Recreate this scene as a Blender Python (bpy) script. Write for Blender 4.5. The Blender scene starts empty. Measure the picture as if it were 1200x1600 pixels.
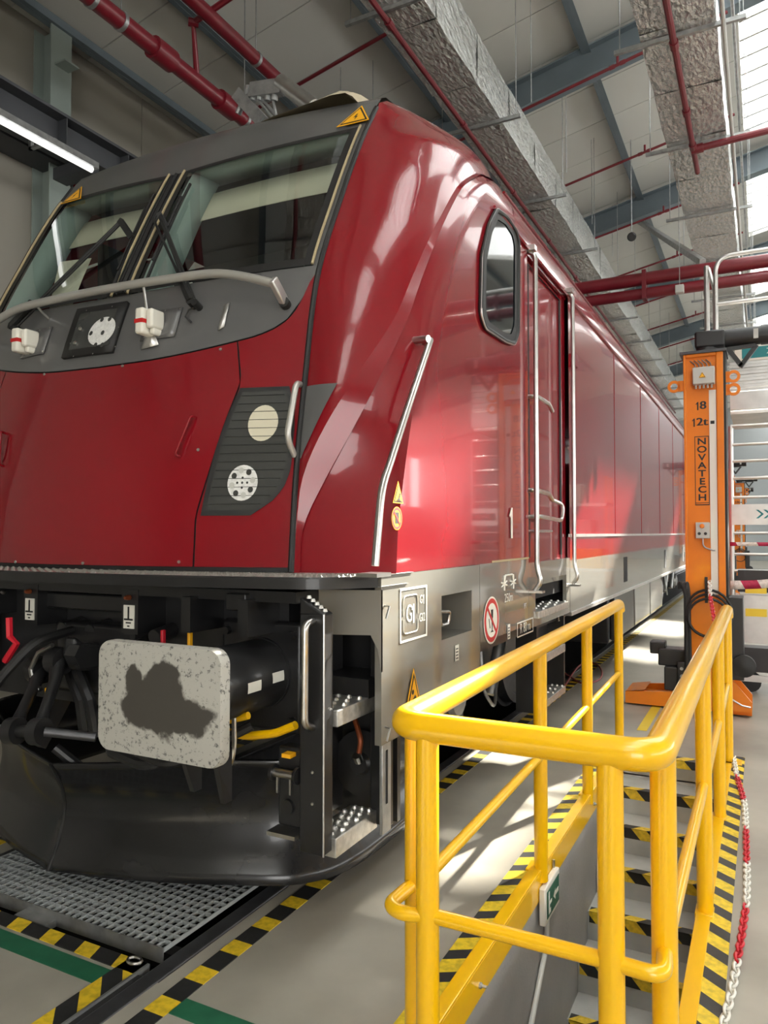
import bpy, bmesh, math, random
from mathutils import Vector, Matrix
random.seed(7)
scn = bpy.context.scene
col = scn.collection
PI = math.pi

# ------------------------------------------------------------------ camera
FPX = 1154.0; CAMH = 1.67
YAW = math.atan2(593.0, FPX); PITCH = math.atan2(37.0, math.hypot(FPX, 593.0))
CF = Vector((-math.sin(YAW)*math.cos(PITCH), math.cos(YAW)*math.cos(PITCH), math.sin(PITCH)))
CR = Vector((math.cos(YAW), math.sin(YAW), 0)); CU = CR.cross(CF)
CP = Vector((0, 0, CAMH))
cam = bpy.data.cameras.new('camera'); camo = bpy.data.objects.new('camera', cam); col.objects.link(camo)
cam.sensor_fit = 'HORIZONTAL'; cam.sensor_width = 36.0; cam.lens = FPX/1200*36.0
cam.clip_start = 0.05; cam.clip_end = 300
camo.matrix_world = Matrix(((CR.x, CU.x, -CF.x, 0), (CR.y, CU.y, -CF.y, 0), (CR.z, CU.z, -CF.z, CAMH), (0, 0, 0, 1)))
scn.camera = camo
# ------------------------------------------------------------------ light
vs = scn.view_settings
vs.view_transform = 'Standard'; vs.look = 'None'; vs.gamma = 1.0; vs.use_curve_mapping = False
vs.exposure = 0.85
w = bpy.data.worlds.new('world'); scn.world = w; w.use_nodes = True
w.node_tree.nodes['Background'].inputs[0].default_value = (1.0, 0.985, 0.955, 1)
w.node_tree.nodes['Background'].inputs[1].default_value = 4.0
sun = bpy.data.lights.new('sun', 'SUN'); sun.energy = 24.0; sun.angle = math.radians(0.9); sun.color = (1.0, 0.93, 0.82)
suno = bpy.data.objects.new('sun', sun); col.objects.link(suno)
SUND = Vector((-0.42, -1.14, -0.70)).normalized()
suno.rotation_euler = SUND.to_track_quat('-Z', 'Y').to_euler(); suno.location = (6, 20, 30)
def portal(loc, rot, sx, sy):
    l = bpy.data.lights.new('daylight_portal', 'AREA'); l.shape = 'RECTANGLE'; l.size = sx; l.size_y = sy
    l.cycles.is_portal = True
    o = bpy.data.objects.new('daylight_portal', l); o.location = loc; o.rotation_euler = rot; col.objects.link(o)

# ------------------------------------------------------------------ pixel helpers (directions only; the plane gives the distance)
def ray(u, v): return CF + CR*((u-600)/FPX) + CU*((800-v)/FPX)
def at_x(u, v, x): d = ray(u, v); return CP + d*(x/d.x)
def at_y(u, v, y): d = ray(u, v); return CP + d*(y/d.y)
def at_z(u, v, z): d = ray(u, v); return CP + d*((z-CAMH)/d.z)
V = Vector
def lerp(a, b, t): return a + (b-a)*t
def interp(xs, ys, x):
    if x <= xs[0]: return ys[0]
    for i in range(len(xs)-1):
        if x <= xs[i+1]:
            t = (x-xs[i])/(xs[i+1]-xs[i]); return lerp(ys[i], ys[i+1], t)
    return ys[-1]
def smooth_interp(xs, ys, x):
    # monotone-ish cubic (Catmull tangents)
    n = len(xs)
    if x <= xs[0]: return ys[0]
    if x >= xs[-1]: return ys[-1]
    m = []
    for i in range(n):
        if i == 0: m.append((ys[1]-ys[0])/(xs[1]-xs[0]))
        elif i == n-1: m.append((ys[-1]-ys[-2])/(xs[-1]-xs[-2]))
        else: m.append((ys[i+1]-ys[i-1])/(xs[i+1]-xs[i-1]))
    for i in range(n-1):
        if x <= xs[i+1]:
            h = xs[i+1]-xs[i]; t = (x-xs[i])/h
            return ((2*t**3-3*t*t+1)*ys[i] + (t**3-2*t*t+t)*h*m[i] + (-2*t**3+3*t*t)*ys[i+1] + (t**3-t*t)*h*m[i+1])

# ------------------------------------------------------------------ materials
def srgb(r, g, b):
    f = lambda c: (c/255/12.92) if c/255 <= 0.04045 else ((c/255+0.055)/1.055)**2.4
    return (f(r), f(g), f(b))
class N:
    def __init__(s, name):
        s.m = bpy.data.materials.new(name); s.m.use_nodes = True; s.t = s.m.node_tree
        s.b = s.t.nodes['Principled BSDF']; s.out = s.t.nodes['Material Output']
    def n(s, typ, **kw):
        x = s.t.nodes.new(typ)
        for k, v in kw.items():
            if k.startswith('i_'):
                x.inputs[int(k[2:])].default_value = v
            else: setattr(x, k, v)
        return x
    def l(s, a, b): s.t.links.new(a, b)
def mat(name, rgb, rough=0.5, metal=0.0, noise=0.0, nscale=6.0, bump=0.0, bscale=40.0, coat=0.0, spec=0.5, emit=None, stretch=None, dark=None):
    k = N(name); b = k.b
    b.inputs['Base Color'].default_value = (*rgb, 1); b.inputs['Roughness'].default_value = rough
    b.inputs['Metallic'].default_value = metal; b.inputs['Specular IOR Level'].default_value = spec
    if coat: b.inputs['Coat Weight'].default_value = coat; b.inputs['Coat Roughness'].default_value = 0.04
    if emit: b.inputs['Emission Color'].default_value = (*emit[0], 1); b.inputs['Emission Strength'].default_value = emit[1]
    tc = None
    if noise or bump:
        tc = k.n('ShaderNodeTexCoord'); mp = k.n('ShaderNodeMapping'); k.l(tc.outputs['Object'], mp.inputs[0])
        if stretch: mp.inputs['Scale'].default_value = stretch
    if noise:
        nz = k.n('ShaderNodeTexNoise'); nz.inputs['Scale'].default_value = nscale; nz.inputs['Detail'].default_value = 5
        k.l(mp.outputs[0], nz.inputs['Vector'])
        rp = k.n('ShaderNodeValToRGB'); rp.color_ramp.elements[0].position = 0.3; rp.color_ramp.elements[1].position = 0.7
        d = dark or tuple(c*(1-noise) for c in rgb)
        rp.color_ramp.elements[0].color = (*d, 1)
        rp.color_ramp.elements[1].color = (*[min(1, c*(1+noise*0.5)) for c in rgb], 1)
        k.l(nz.outputs[0], rp.inputs[0]); k.l(rp.outputs[0], b.inputs['Base Color'])
    if bump:
        nb = k.n('ShaderNodeTexNoise'); nb.inputs['Scale'].default_value = bscale; nb.inputs['Detail'].default_value = 4
        k.l(mp.outputs[0], nb.inputs['Vector'])
        bp = k.n('ShaderNodeBump'); bp.inputs['Strength'].default_value = bump; bp.inputs['Distance'].default_value = 0.02
        k.l(nb.outputs[0], bp.inputs['Height']); k.l(bp.outputs[0], b.inputs['Normal'])
    return k.m
def stripe_mat(name, c1, c2, per, dirv, duty=0.5, rough=0.55, wear=0.3):
    # printed hazard stripes: bands along dirv (object space = metres)
    k = N(name); b = k.b; b.inputs['Roughness'].default_value = rough
    tc = k.n('ShaderNodeTexCoord')
    dt = k.n('ShaderNodeVectorMath', operation='DOT_PRODUCT'); k.l(tc.outputs['Object'], dt.inputs[0]); dt.inputs[1].default_value = [c/per for c in dirv]
    fr = k.n('ShaderNodeMath', operation='FRACT'); k.l(dt.outputs['Value'], fr.inputs[0])
    lt = k.n('ShaderNodeMath', operation='LESS_THAN'); k.l(fr.outputs[0], lt.inputs[0]); lt.inputs[1].default_value = duty
    mx = k.n('ShaderNodeMix', data_type='RGBA'); mx.inputs[6].default_value = (*c1, 1); mx.inputs[7].default_value = (*c2, 1)
    k.l(lt.outputs[0], mx.inputs[0])
    nz = k.n('ShaderNodeTexNoise'); nz.inputs['Scale'].default_value = 35; nz.inputs['Detail'].default_value = 6; k.l(tc.outputs['Object'], nz.inputs['Vector'])
    rp = k.n('ShaderNodeMapRange'); k.l(nz.outputs[0], rp.inputs[0]); rp.inputs[1].default_value = 0.35; rp.inputs[2].default_value = 0.6; rp.inputs[3].default_value = 1-wear; rp.inputs[4].default_value = 1
    mu = k.n('ShaderNodeMix', data_type='RGBA', blend_type='MULTIPLY'); mu.inputs[0].default_value = 1
    k.l(mx.outputs[2], mu.inputs[6]); k.l(rp.outputs[0], mu.inputs[7]); k.l(mu.outputs[2], b.inputs['Base Color'])
    return k.m
def glass_mat(name, tint, refl=0.05, rough=0.02):
    k = N(name); t = k.n('ShaderNodeBsdfTransparent'); t.inputs[0].default_value = (*tint, 1)
    g = k.n('ShaderNodeBsdfGlossy'); g.inputs['Roughness'].default_value = rough; g.inputs[0].default_value = (0.95, 0.97, 1, 1)
    f = k.n('ShaderNodeLayerWeight'); f.inputs[0].default_value = 0.5
    pw = k.n('ShaderNodeMath', operation='POWER'); pw.inputs[1].default_value = 5; k.l(f.outputs['Facing'], pw.inputs[0])
    ad = k.n('ShaderNodeMath', operation='MULTIPLY_ADD'); ad.inputs[1].default_value = 0.9; ad.inputs[2].default_value = refl; k.l(pw.outputs[0], ad.inputs[0])
    m = k.n('ShaderNodeMixShader'); k.l(ad.outputs[0], m.inputs[0]); k.l(t.outputs[0], m.inputs[1]); k.l(g.outputs[0], m.inputs[2])
    k.l(m.outputs[0], k.out.inputs[0]); k.t.nodes.remove(k.b); return k.m

M = {}
M['red'] = mat('red_paint', (0.22, 0.004, 0.010), 0.2, spec=0.3, coat=0.55, noise=0.08, nscale=1.5, bump=0.012, bscale=3)
M['greymask'] = mat('grey_paint', srgb(92, 92, 92), 0.32, coat=0.5, noise=0.08, nscale=3)
M['skirt'] = mat('light_grey_paint', srgb(116, 114, 107), 0.22, coat=0.8, noise=0.06, nscale=2)
M['bodyred'] = mat('red_panel', (0.22, 0.004, 0.010), 0.2, spec=0.25, coat=0.45, bump=0.05, bscale=2.2, stretch=(1, 0.5, 0.35))
M['bodygrey'] = mat('grey_panel', srgb(122, 120, 114), 0.2, spec=0.3, coat=0.6, bump=0.05, bscale=2.2, stretch=(1, 0.5, 0.35))
M['black'] = mat('black_paint', (0.012, 0.012, 0.013), 0.38, noise=0.3, nscale=9, coat=0.2)
M['rubber'] = mat('black_rubber', (0.012, 0.012, 0.012), 0.55)
M['plough'] = mat('plough_black', (0.016, 0.016, 0.017), 0.22, noise=0.35, nscale=4, bump=0.04, bscale=3, coat=0.15)
M['steel'] = mat('brushed_steel', (0.55, 0.54, 0.52), 0.28, metal=1.0, noise=0.12, nscale=20)
M['railalu'] = mat('satin_aluminium', (0.50, 0.49, 0.46), 0.32, metal=0.55)
M['galv'] = mat('galvanised_steel', (0.42, 0.43, 0.43), 0.45, metal=0.8, noise=0.25, nscale=14)
M['grate'] = mat('grating_zinc', (0.34, 0.36, 0.36), 0.5)
M['alu'] = mat('aluminium', (0.62, 0.61, 0.59), 0.35, metal=0.85, noise=0.1, nscale=8)
M['tread'] = mat('tread_aluminium', (0.62, 0.61, 0.58), 0.38, metal=0.9, noise=0.25, nscale=30)
M['yellow'] = mat('yellow_enamel', srgb(246, 190, 0), 0.3, coat=0.5)
M['orange'] = mat('orange_enamel', srgb(226, 124, 14), 0.35, coat=0.4, noise=0.08, nscale=5)
M['blackplastic'] = mat('black_plastic', (0.02, 0.02, 0.021), 0.42)
M['white'] = mat('white_plastic', srgb(222, 219, 208), 0.45)
M['greybox'] = mat('grey_plastic', srgb(186, 186, 180), 0.45)
M['decalwhite'] = mat('white_vinyl', srgb(226, 224, 214), 0.5)
M['decalred'] = mat('red_vinyl', srgb(190, 30, 30), 0.5)
M['decalyellow'] = mat('yellow_vinyl', srgb(244, 176, 18), 0.5)
M['decalblack'] = mat('black_vinyl', (0.012, 0.012, 0.012), 0.5)
M['teal'] = mat('teal_vinyl', srgb(20, 120, 125), 0.5)
M['paper'] = mat('paper', srgb(214, 208, 190), 0.8)
M['lampcream'] = mat('lamp_cream', srgb(206, 200, 178), 0.35)
M['lampglass'] = mat('lamp_dark_glass', (0.05, 0.052, 0.05), 0.12, coat=0.6)
M['led'] = mat('led_white', srgb(225, 225, 222), 0.3, noise=0.2, nscale=60)
M['winglass'] = glass_mat('windscreen_glass', (0.80, 0.86, 0.83), 0.10)
M['sideglass'] = mat('side_window_glass', (0.012, 0.016, 0.02), 0.04, spec=0.4)
M['cabgrey'] = mat('cab_lining_grey', srgb(150, 165, 160), 0.7)
M['cabcream'] = mat('cab_blind_cream', srgb(205, 198, 178), 0.8)
M['cabdark'] = mat('cab_lining_dark', srgb(70, 70, 70), 0.7)
M['cream'] = mat('roof_cover_cream', srgb(205, 192, 165), 0.5)
M['gasket'] = mat('beige_gasket', srgb(170, 155, 120), 0.7)
M['redpipe'] = mat('red_pipe_paint', srgb(118, 22, 36), 0.4, coat=0.2, noise=0.1, nscale=4)
M['steelblue'] = mat('grey_structural_steel', srgb(112, 124, 132), 0.55, noise=0.12, nscale=2)
M['columngrey'] = mat('pale_column_paint', srgb(150, 162, 156), 0.5, noise=0.1, nscale=2)
M['crane'] = mat('dark_crane_steel', srgb(72, 74, 78), 0.55, noise=0.12, nscale=2)
M['ceilpanel'] = mat('ceiling_panel', srgb(205, 204, 198), 0.55, noise=0.05, nscale=0.5)
M['wallpanel'] = mat('wall_panel', srgb(152, 148, 138), 0.6, noise=0.05, nscale=0.4)
M['floor'] = mat('polished_concrete', srgb(166, 161, 149), 0.4, noise=0.2, nscale=1.3, bump=0.02, bscale=6, dark=srgb(136, 131, 120))
M['pitwall'] = mat('pit_wall_paint', srgb(172, 172, 170), 0.6, noise=0.1, nscale=3, bump=0.12, bscale=60)
M['step'] = mat('step_concrete_paint', srgb(174, 174, 170), 0.5, noise=0.14, nscale=6, bump=0.03, bscale=20)
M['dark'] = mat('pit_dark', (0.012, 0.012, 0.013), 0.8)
M['railsteel'] = mat('worn_rail_steel', (0.08, 0.08, 0.085), 0.4, metal=0.6, noise=0.3, nscale=10)
M['green'] = mat('green_line_paint', srgb(36, 98, 70), 0.5, noise=0.2, nscale=12)
M['tapeyellow'] = mat('yellow_tape', srgb(226, 196, 52), 0.5)
M['redplastic'] = mat('red_plastic', srgb(196, 26, 44), 0.4)
M['whiteplastic'] = mat('white_chain_plastic', srgb(222, 220, 212), 0.4)
M['cable'] = mat('black_cable', (0.014, 0.014, 0.015), 0.5)
M['copper'] = mat('copper_braid', srgb(140, 72, 40), 0.5, metal=0.5)
M['hose_red'] = mat('red_hose', srgb(170, 60, 60), 0.5)
M['conduit'] = mat('white_conduit', srgb(206, 206, 202), 0.5)
M['signgreen'] = mat('exit_sign_green', srgb(28, 92, 70), 0.4)
Y_, K_ = srgb(226, 190, 40), (0.02, 0.02, 0.02)
M['tape_y'] = stripe_mat('floor_hazard_tape', Y_, K_, 0.205, (0.0, 1, 0), 0.56)
M['tape_x'] = stripe_mat('cross_hazard_tape', Y_, K_, 0.205, (1, 0.35, 0), 0.56)
M['tape_kerb'] = stripe_mat('kerb_hazard_tape', srgb(238, 206, 40), K_, 0.17, (-0.6, 1, 0), 0.42)
M['tape_kerb2'] = stripe_mat('kerb_hazard_tape_b', srgb(238, 206, 40), K_, 0.18, (0.8, 1, 0), 0.45)
M['tape_step'] = stripe_mat('step_hazard_tape', Y_, K_, 0.20, (1, -0.9, 0.9), 0.5)
M['redwhite'] = stripe_mat('barrier_tape', srgb(222, 218, 212), srgb(176, 30, 74), 0.36, (1, 0, 0.5), 0.45)
# foil insulation
def foil(name, rgb, rough):
    k = N(name); b = k.b; b.inputs['Base Color'].default_value = (*rgb, 1); b.inputs['Metallic'].default_value = 0.85; b.inputs['Roughness'].default_value = rough
    tc = k.n('ShaderNodeTexCoord'); mp = k.n('ShaderNodeMapping'); mp.inputs['Scale'].default_value = (1, 0.45, 1); k.l(tc.outputs['Object'], mp.inputs[0])
    v = k.n('ShaderNodeTexVoronoi'); v.inputs['Scale'].default_value = 20; k.l(mp.outputs[0], v.inputs['Vector'])
    nz = k.n('ShaderNodeTexNoise'); nz.inputs['Scale'].default_value = 30; nz.inputs['Detail'].default_value = 7; nz.inputs['Distortion'].default_value = 1.2; k.l(mp.outputs[0], nz.inputs['Vector'])
    ad = k.n('ShaderNodeMath', operation='ADD'); k.l(v.outputs[0], ad.inputs[0]); k.l(nz.outputs[0], ad.inputs[1])
    bp = k.n('ShaderNodeBump'); bp.inputs['Strength'].default_value = 0.7; bp.inputs['Distance'].default_value = 0.03
    k.l(ad.outputs[0], bp.inputs['Height']); k.l(bp.outputs[0], b.inputs['Normal']); return k.m
M['foil'] = foil('duct_foil', (0.72, 0.72, 0.70), 0.22)
# buffer face: pale worn paint, black specks, one dark grease patch
def buffer_mat():
    k = N('buffer_face'); b = k.b; b.inputs['Roughness'].default_value = 0.5
    tc = k.n('ShaderNodeTexCoord')
    nz = k.n('ShaderNodeTexNoise'); nz.inputs['Scale'].default_value = 60; nz.inputs['Detail'].default_value = 6; nz.inputs['Roughness'].default_value = 0.7; k.l(tc.outputs['Object'], nz.inputs['Vector'])
    r1 = k.n('ShaderNodeValToRGB'); r1.color_ramp.elements[0].position = 0.36; r1.color_ramp.elements[0].color = (0.10, 0.10, 0.095, 1); r1.color_ramp.elements[1].position = 0.45; r1.color_ramp.elements[1].color = (*srgb(172, 170, 162), 1)
    k.l(nz.outputs[0], r1.inputs[0])
    sp = k.n('ShaderNodeSeparateXYZ'); k.l(tc.outputs['Object'], sp.inputs[0])
    n2 = k.n('ShaderNodeTexNoise'); n2.inputs['Scale'].default_value = 14; n2.inputs['Detail'].default_value = 5; k.l(tc.outputs['Object'], n2.inputs['Vector'])
    def blob(cx, cz, rx, rz):
        a = k.n('ShaderNodeMath', operation='SUBTRACT'); k.l(sp.outputs[0], a.inputs[0]); a.inputs[1].default_value = cx
        a2 = k.n('ShaderNodeMath', operation='DIVIDE'); k.l(a.outputs[0], a2.inputs[0]); a2.inputs[1].default_value = rx
        a3 = k.n('ShaderNodeMath', operation='POWER'); k.l(a2.outputs[0], a3.inputs[0]); a3.inputs[1].default_value = 2
        c = k.n('ShaderNodeMath', operation='SUBTRACT'); k.l(sp.outputs[2], c.inputs[0]); c.inputs[1].default_value = cz
        c2 = k.n('ShaderNodeMath', operation='DIVIDE'); k.l(c.outputs[0], c2.inputs[0]); c2.inputs[1].default_value = rz
        c3 = k.n('ShaderNodeMath', operation='POWER'); k.l(c2.outputs[0], c3.inputs[0]); c3.inputs[1].default_value = 2
        s = k.n('ShaderNodeMath', operation='ADD'); k.l(a3.outputs[0], s.inputs[0]); k.l(c3.outputs[0], s.inputs[1]); return s
    bl = [blob(*q) for q in BLOBS]
    m = bl[0]
    for q in bl[1:]:
        mm = k.n('ShaderNodeMath', operation='MINIMUM'); k.l(m.outputs[0], mm.inputs[0]); k.l(q.outputs[0], mm.inputs[1]); m = mm
    nm = k.n('ShaderNodeMath', operation='MULTIPLY_ADD'); k.l(n2.outputs[0], nm.inputs[0]); nm.inputs[1].default_value = 2.2; nm.inputs[2].default_value = -1.1
    sm = k.n('ShaderNodeMath', operation='ADD'); k.l(m.outputs[0], sm.inputs[0]); k.l(nm.outputs[0], sm.inputs[1])
    mr = k.n('ShaderNodeMapRange'); k.l(sm.outputs[0], mr.inputs[0]); mr.inputs[1].default_value = 0.85; mr.inputs[2].default_value = 1.15
    mx = k.n('ShaderNodeMix', data_type='RGBA'); mx.inputs[6].default_value = (*srgb(66, 63, 58), 1); k.l(mr.outputs[0], mx.inputs[0]); k.l(r1.outputs[0], mx.inputs[7])
    k.l(mx.outputs[2], b.inputs['Base Color'])
    return k.m
# translucent roof sheet
def translucent(name, rgb):
    k = N(name); t = k.n('ShaderNodeBsdfTranslucent'); t.inputs[0].default_value = (*rgb, 1)
    d = k.n('ShaderNodeBsdfDiffuse'); d.inputs[0].default_value = (0.8, 0.8, 0.8, 1); m = k.n('ShaderNodeMixShader'); m.inputs[0].default_value = 0.25
    k.l(t.outputs[0], m.inputs[1]); k.l(d.outputs[0], m.inputs[2]); k.l(m.outputs[0], k.out.inputs[0]); k.t.nodes.remove(k.b); return k.m
M['polycarb'] = translucent('polycarbonate_sheet', (0.92, 0.95, 0.97))
M['roofglass'] = glass_mat('roof_glass', (0.96, 0.97, 0.97), 0.0)
M['tube'] = mat('lamp_tube', (1, 1, 1), 0.4, emit=((1, 0.98, 0.95), 1.2))
M['ledpanel'] = mat('lamp_panel', (1, 1, 1), 0.4, emit=((1, 0.98, 0.95), 6.0))

# ------------------------------------------------------------------ mesh builder
def frame_from(d):
    d = d.normalized(); a = V((0, 0, 1)) if abs(d.z) < 0.9 else V((1, 0, 0))
    x = d.cross(a).normalized(); y = d.cross(x).normalized(); return x, y
class MB:
    def __init__(s): s.v = []; s.f = []
    def add(s, vs, fs):
        o = len(s.v); s.v += [tuple(p) for p in vs]; s.f += [tuple(i+o for i in f) for f in fs]; return s
    def box(s, x0, x1, y0, y1, z0, z1):
        return s.add([(x0, y0, z0), (x1, y0, z0), (x1, y1, z0), (x0, y1, z0), (x0, y0, z1), (x1, y0, z1), (x1, y1, z1), (x0, y1, z1)],
                     [(3, 2, 1, 0), (4, 5, 6, 7), (0, 1, 5, 4), (1, 2, 6, 5), (2, 3, 7, 6), (3, 0, 4, 7)])
    def bar(s, p, q, w, h, up=(0, 0, 1)):
        p, q = V(p), V(q); d = (q-p).normalized(); r = d.cross(V(up))
        if r.length < 1e-4: r = d.cross(V((1, 0, 0)))
        r.normalize(); u = r.cross(d).normalized(); r = r*(w/2); u = u*(h/2)
        return s.add([p-r-u, p+r-u, p+r+u, p-r+u, q-r-u, q+r-u, q+r+u, q-r+u],
                     [(0, 1, 2, 3), (7, 6, 5, 4), (0, 4, 5, 1), (1, 5, 6, 2), (2, 6, 7, 3), (3, 7, 4, 0)])
    def cyl(s, p, q, r, n=16, r2=None, caps=True):
        p, q = V(p), V(q); x, y = frame_from(q-p); r2 = r if r2 is None else r2
        vs = [p+(x*math.cos(2*PI*i/n)+y*math.sin(2*PI*i/n))*r for i in range(n)] + [q+(x*math.cos(2*PI*i/n)+y*math.sin(2*PI*i/n))*r2 for i in range(n)]
        fs = [(i, (i+1) % n, n+(i+1) % n, n+i) for i in range(n)]
        if caps: fs += [tuple(range(n-1, -1, -1)), tuple(range(n, 2*n))]
        return s.add(vs, fs)
    def tube(s, pts, r, n=10, closed=False):
        pts = [V(p) for p in pts]; m = len(pts); rings = []
        px = None
        for i, p in enumerate(pts):
            if closed: d = pts[(i+1) % m]-pts[i-1]
            else: d = pts[min(i+1, m-1)]-pts[max(i-1, 0)]
            d.normalize()
            if px is None: x, y = frame_from(d)
            else:
                x = (px-d*px.dot(d))
                if x.length < 1e-5: x, y = frame_from(d)
                x.normalize(); y = d.cross(x).normalized()
            px = x; rr = r[i] if isinstance(r, (list, tuple)) else r
            rings.append([p+(x*math.cos(2*PI*k/n)+y*math.sin(2*PI*k/n))*rr for k in range(n)])
        vs = [v for R in rings for v in R]; fs = []
        for i in range(m if closed else m-1):
            a = i*n; b = ((i+1) % m)*n
            fs += [(a+k, a+(k+1) % n, b+(k+1) % n, b+k) for k in range(n)]
        if not closed: fs += [tuple(range(n-1, -1, -1)), tuple((m-1)*n+k for k in range(n))]
        return s.add(vs, fs)
    def prism(s, poly, vec):
        n = len(poly); vec = V(vec); poly = [V(p) for p in poly]
        return s.add(poly+[p+vec for p in poly], [tuple(range(n-1, -1, -1)), tuple(range(n, 2*n))]+[(i, (i+1) % n, n+(i+1) % n, n+i) for i in range(n)])
    def grid(s, rows, flip=False):
        m, n = len(rows), len(rows[0]); vs = [p for R in rows for p in R]; fs = []
        for i in range(m-1):
            for j in range(n-1):
                f = (i*n+j, i*n+j+1, (i+1)*n+j+1, (i+1)*n+j); fs.append(f[::-1] if flip else f)
        return s.add(vs, fs)
    def lathe(s, p, axis, prof, n=20):
        p = V(p); axis = V(axis).normalized(); x, y = frame_from(axis); vs = []; m = len(prof)
        for (r, h) in prof: vs += [p+axis*h+(x*math.cos(2*PI*k/n)+y*math.sin(2*PI*k/n))*r for k in range(n)]
        fs = [(i*n+k, i*n+(k+1) % n, (i+1)*n+(k+1) % n, (i+1)*n+k) for i in range(m-1) for k in range(n)]
        fs += [tuple(range(n-1, -1, -1)), tuple((m-1)*n+k for k in range(n))]
        return s.add(vs, fs)
    def mesh(s, name):
        me = bpy.data.meshes.new(name); me.from_pydata(s.v, [], s.f); me.update()
        bm = bmesh.new(); bm.from_mesh(me); bmesh.ops.recalc_face_normals(bm, faces=bm.faces); bm.to_mesh(me); bm.free()
        return me
    def build(s, name, m, parent=None, smooth=True, bevel=0, solid=0, ang=35, subsurf=0):
        return link(name, s.mesh(name), m, parent, smooth, bevel, solid, ang, subsurf)
def link(name, me, m, parent=None, smooth=True, bevel=0, solid=0, ang=35, subsurf=0):
    if m is not None and not me.materials: me.materials.append(M[m] if isinstance(m, str) else m)
    if smooth:
        me.shade_smooth(); me.set_sharp_from_angle(angle=math.radians(ang))
    o = bpy.data.objects.new(name, me); col.objects.link(o)
    if solid:
        md = o.modifiers.new('solid', 'SOLIDIFY'); md.thickness = solid; md.offset = 0
    if bevel:
        md = o.modifiers.new('bevel', 'BEVEL'); md.width = bevel; md.segments = 2; md.limit_method = 'ANGLE'
    if parent is not None: setparent(o, parent)
    return o
def wm(o):
    m = o.matrix_basis.copy()
    if o.parent is not None: m = wm(o.parent) @ o.matrix_parent_inverse @ m
    return m
def setparent(o, p):
    o.parent = p; o.matrix_parent_inverse = wm(p).inverted()
def tag(o, label=None, cat=None, group=None, kind=None):
    if label: o['label'] = label
    if cat: o['category'] = cat
    if group: o['group'] = group
    if kind: o['kind'] = kind
    return o
def thing(name, loc, label, cat, group=None):
    o = bpy.data.objects.new(name, None); o.location = loc; o.empty_display_size = 0.2; col.objects.link(o)
    return tag(o, label, cat, group)
def struct(o): o['kind'] = 'structure'; return o
def copy_tree(o, parent=None):
    c = o.copy(); col.objects.link(c)
    if parent is not None: c.parent = parent
    for ch in list(o.children): copy_tree(ch, c)
    return c
def text(name, s, size, origin, xdir, ydir, m, parent, thick=0.0, align='CENTER', sx=1.0, bold=0.0):
    cu = bpy.data.curves.new('t', 'FONT'); cu.body = s; cu.size = size; cu.align_x = align; cu.align_y = 'CENTER'; cu.offset = bold
    o = bpy.data.objects.new('t', cu); col.objects.link(o)
    dg = bpy.context.evaluated_depsgraph_get(); me = bpy.data.meshes.new_from_object(o.evaluated_get(dg))
    bpy.data.objects.remove(o); bpy.data.curves.remove(cu)
    X, Y = V(xdir), V(ydir); O = V(origin)
    for v in me.vertices: v.co = O + X*(v.co.x*sx) + Y*v.co.y
    me.materials.clear(); me.name = name
    return link(name, me, m, parent, smooth=False)
def one_mark(name, h, c, X, Y, m, parent, n):
    P = [(-.20, .24), (.02, .5), (.13, .5), (.13, -.5), (-.03, -.5), (-.03, .29), (-.13, .17)]
    c, X, Y, n = V(c), V(X), V(Y), V(n); return MB().prism([c+X*(x*h)+Y*(y*h) for x, y in P], n*.0008).build(name, m, parent, smooth=False)
def arc(c, r, a0, a1, n, ax=(1, 0, 0), ay=(0, 0, 1)):
    return [V(c)+V(ax)*(r*math.cos(lerp(a0, a1, i/n)))+V(ay)*(r*math.sin(lerp(a0, a1, i/n))) for i in range(n+1)]
def round_path(pts, r, n=6):
    pts = [V(p) for p in pts]; out = [pts[0]]
    for i in range(1, len(pts)-1):
        a, b, c = pts[i-1], pts[i], pts[i+1]; d1 = (a-b); d2 = (c-b); k = min(r, d1.length*0.49, d2.length*0.49)
        p, q = b+d1.normalized()*k, b+d2.normalized()*k
        for j in range(n+1):
            t = j/n; out.append(p*(1-t)**2+b*(2*t*(1-t))+q*t*t)
    return out+[pts[-1]]
def rrect(w, h, r, n=5):
    out = []
    for cx, cy, a in ((w/2-r, h/2-r, 0), (-w/2+r, h/2-r, PI/2), (-w/2+r, -h/2+r, PI), (w/2-r, -h/2+r, 1.5*PI)):
        out += [(cx+r*math.cos(a+PI/2*i/n), cy+r*math.sin(a+PI/2*i/n)) for i in range(n+1)]
    return out

# =================================================================== THE HALL
XW0, XW1, YW0, YW1 = -8.0, 20.0, -12.0, 50.0
RIDGE = 6.0
def roofz(x): return 9.68+0.21*x if x <= RIDGE else 9.68+0.21*RIDGE-0.21*(x-RIDGE)
TRX0, TRX1 = -3.55, -2.02          # track trench
STX0, STX1, STY0, STY1 = -1.01, -0.27, 1.95, 5.85   # stair pit
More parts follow.
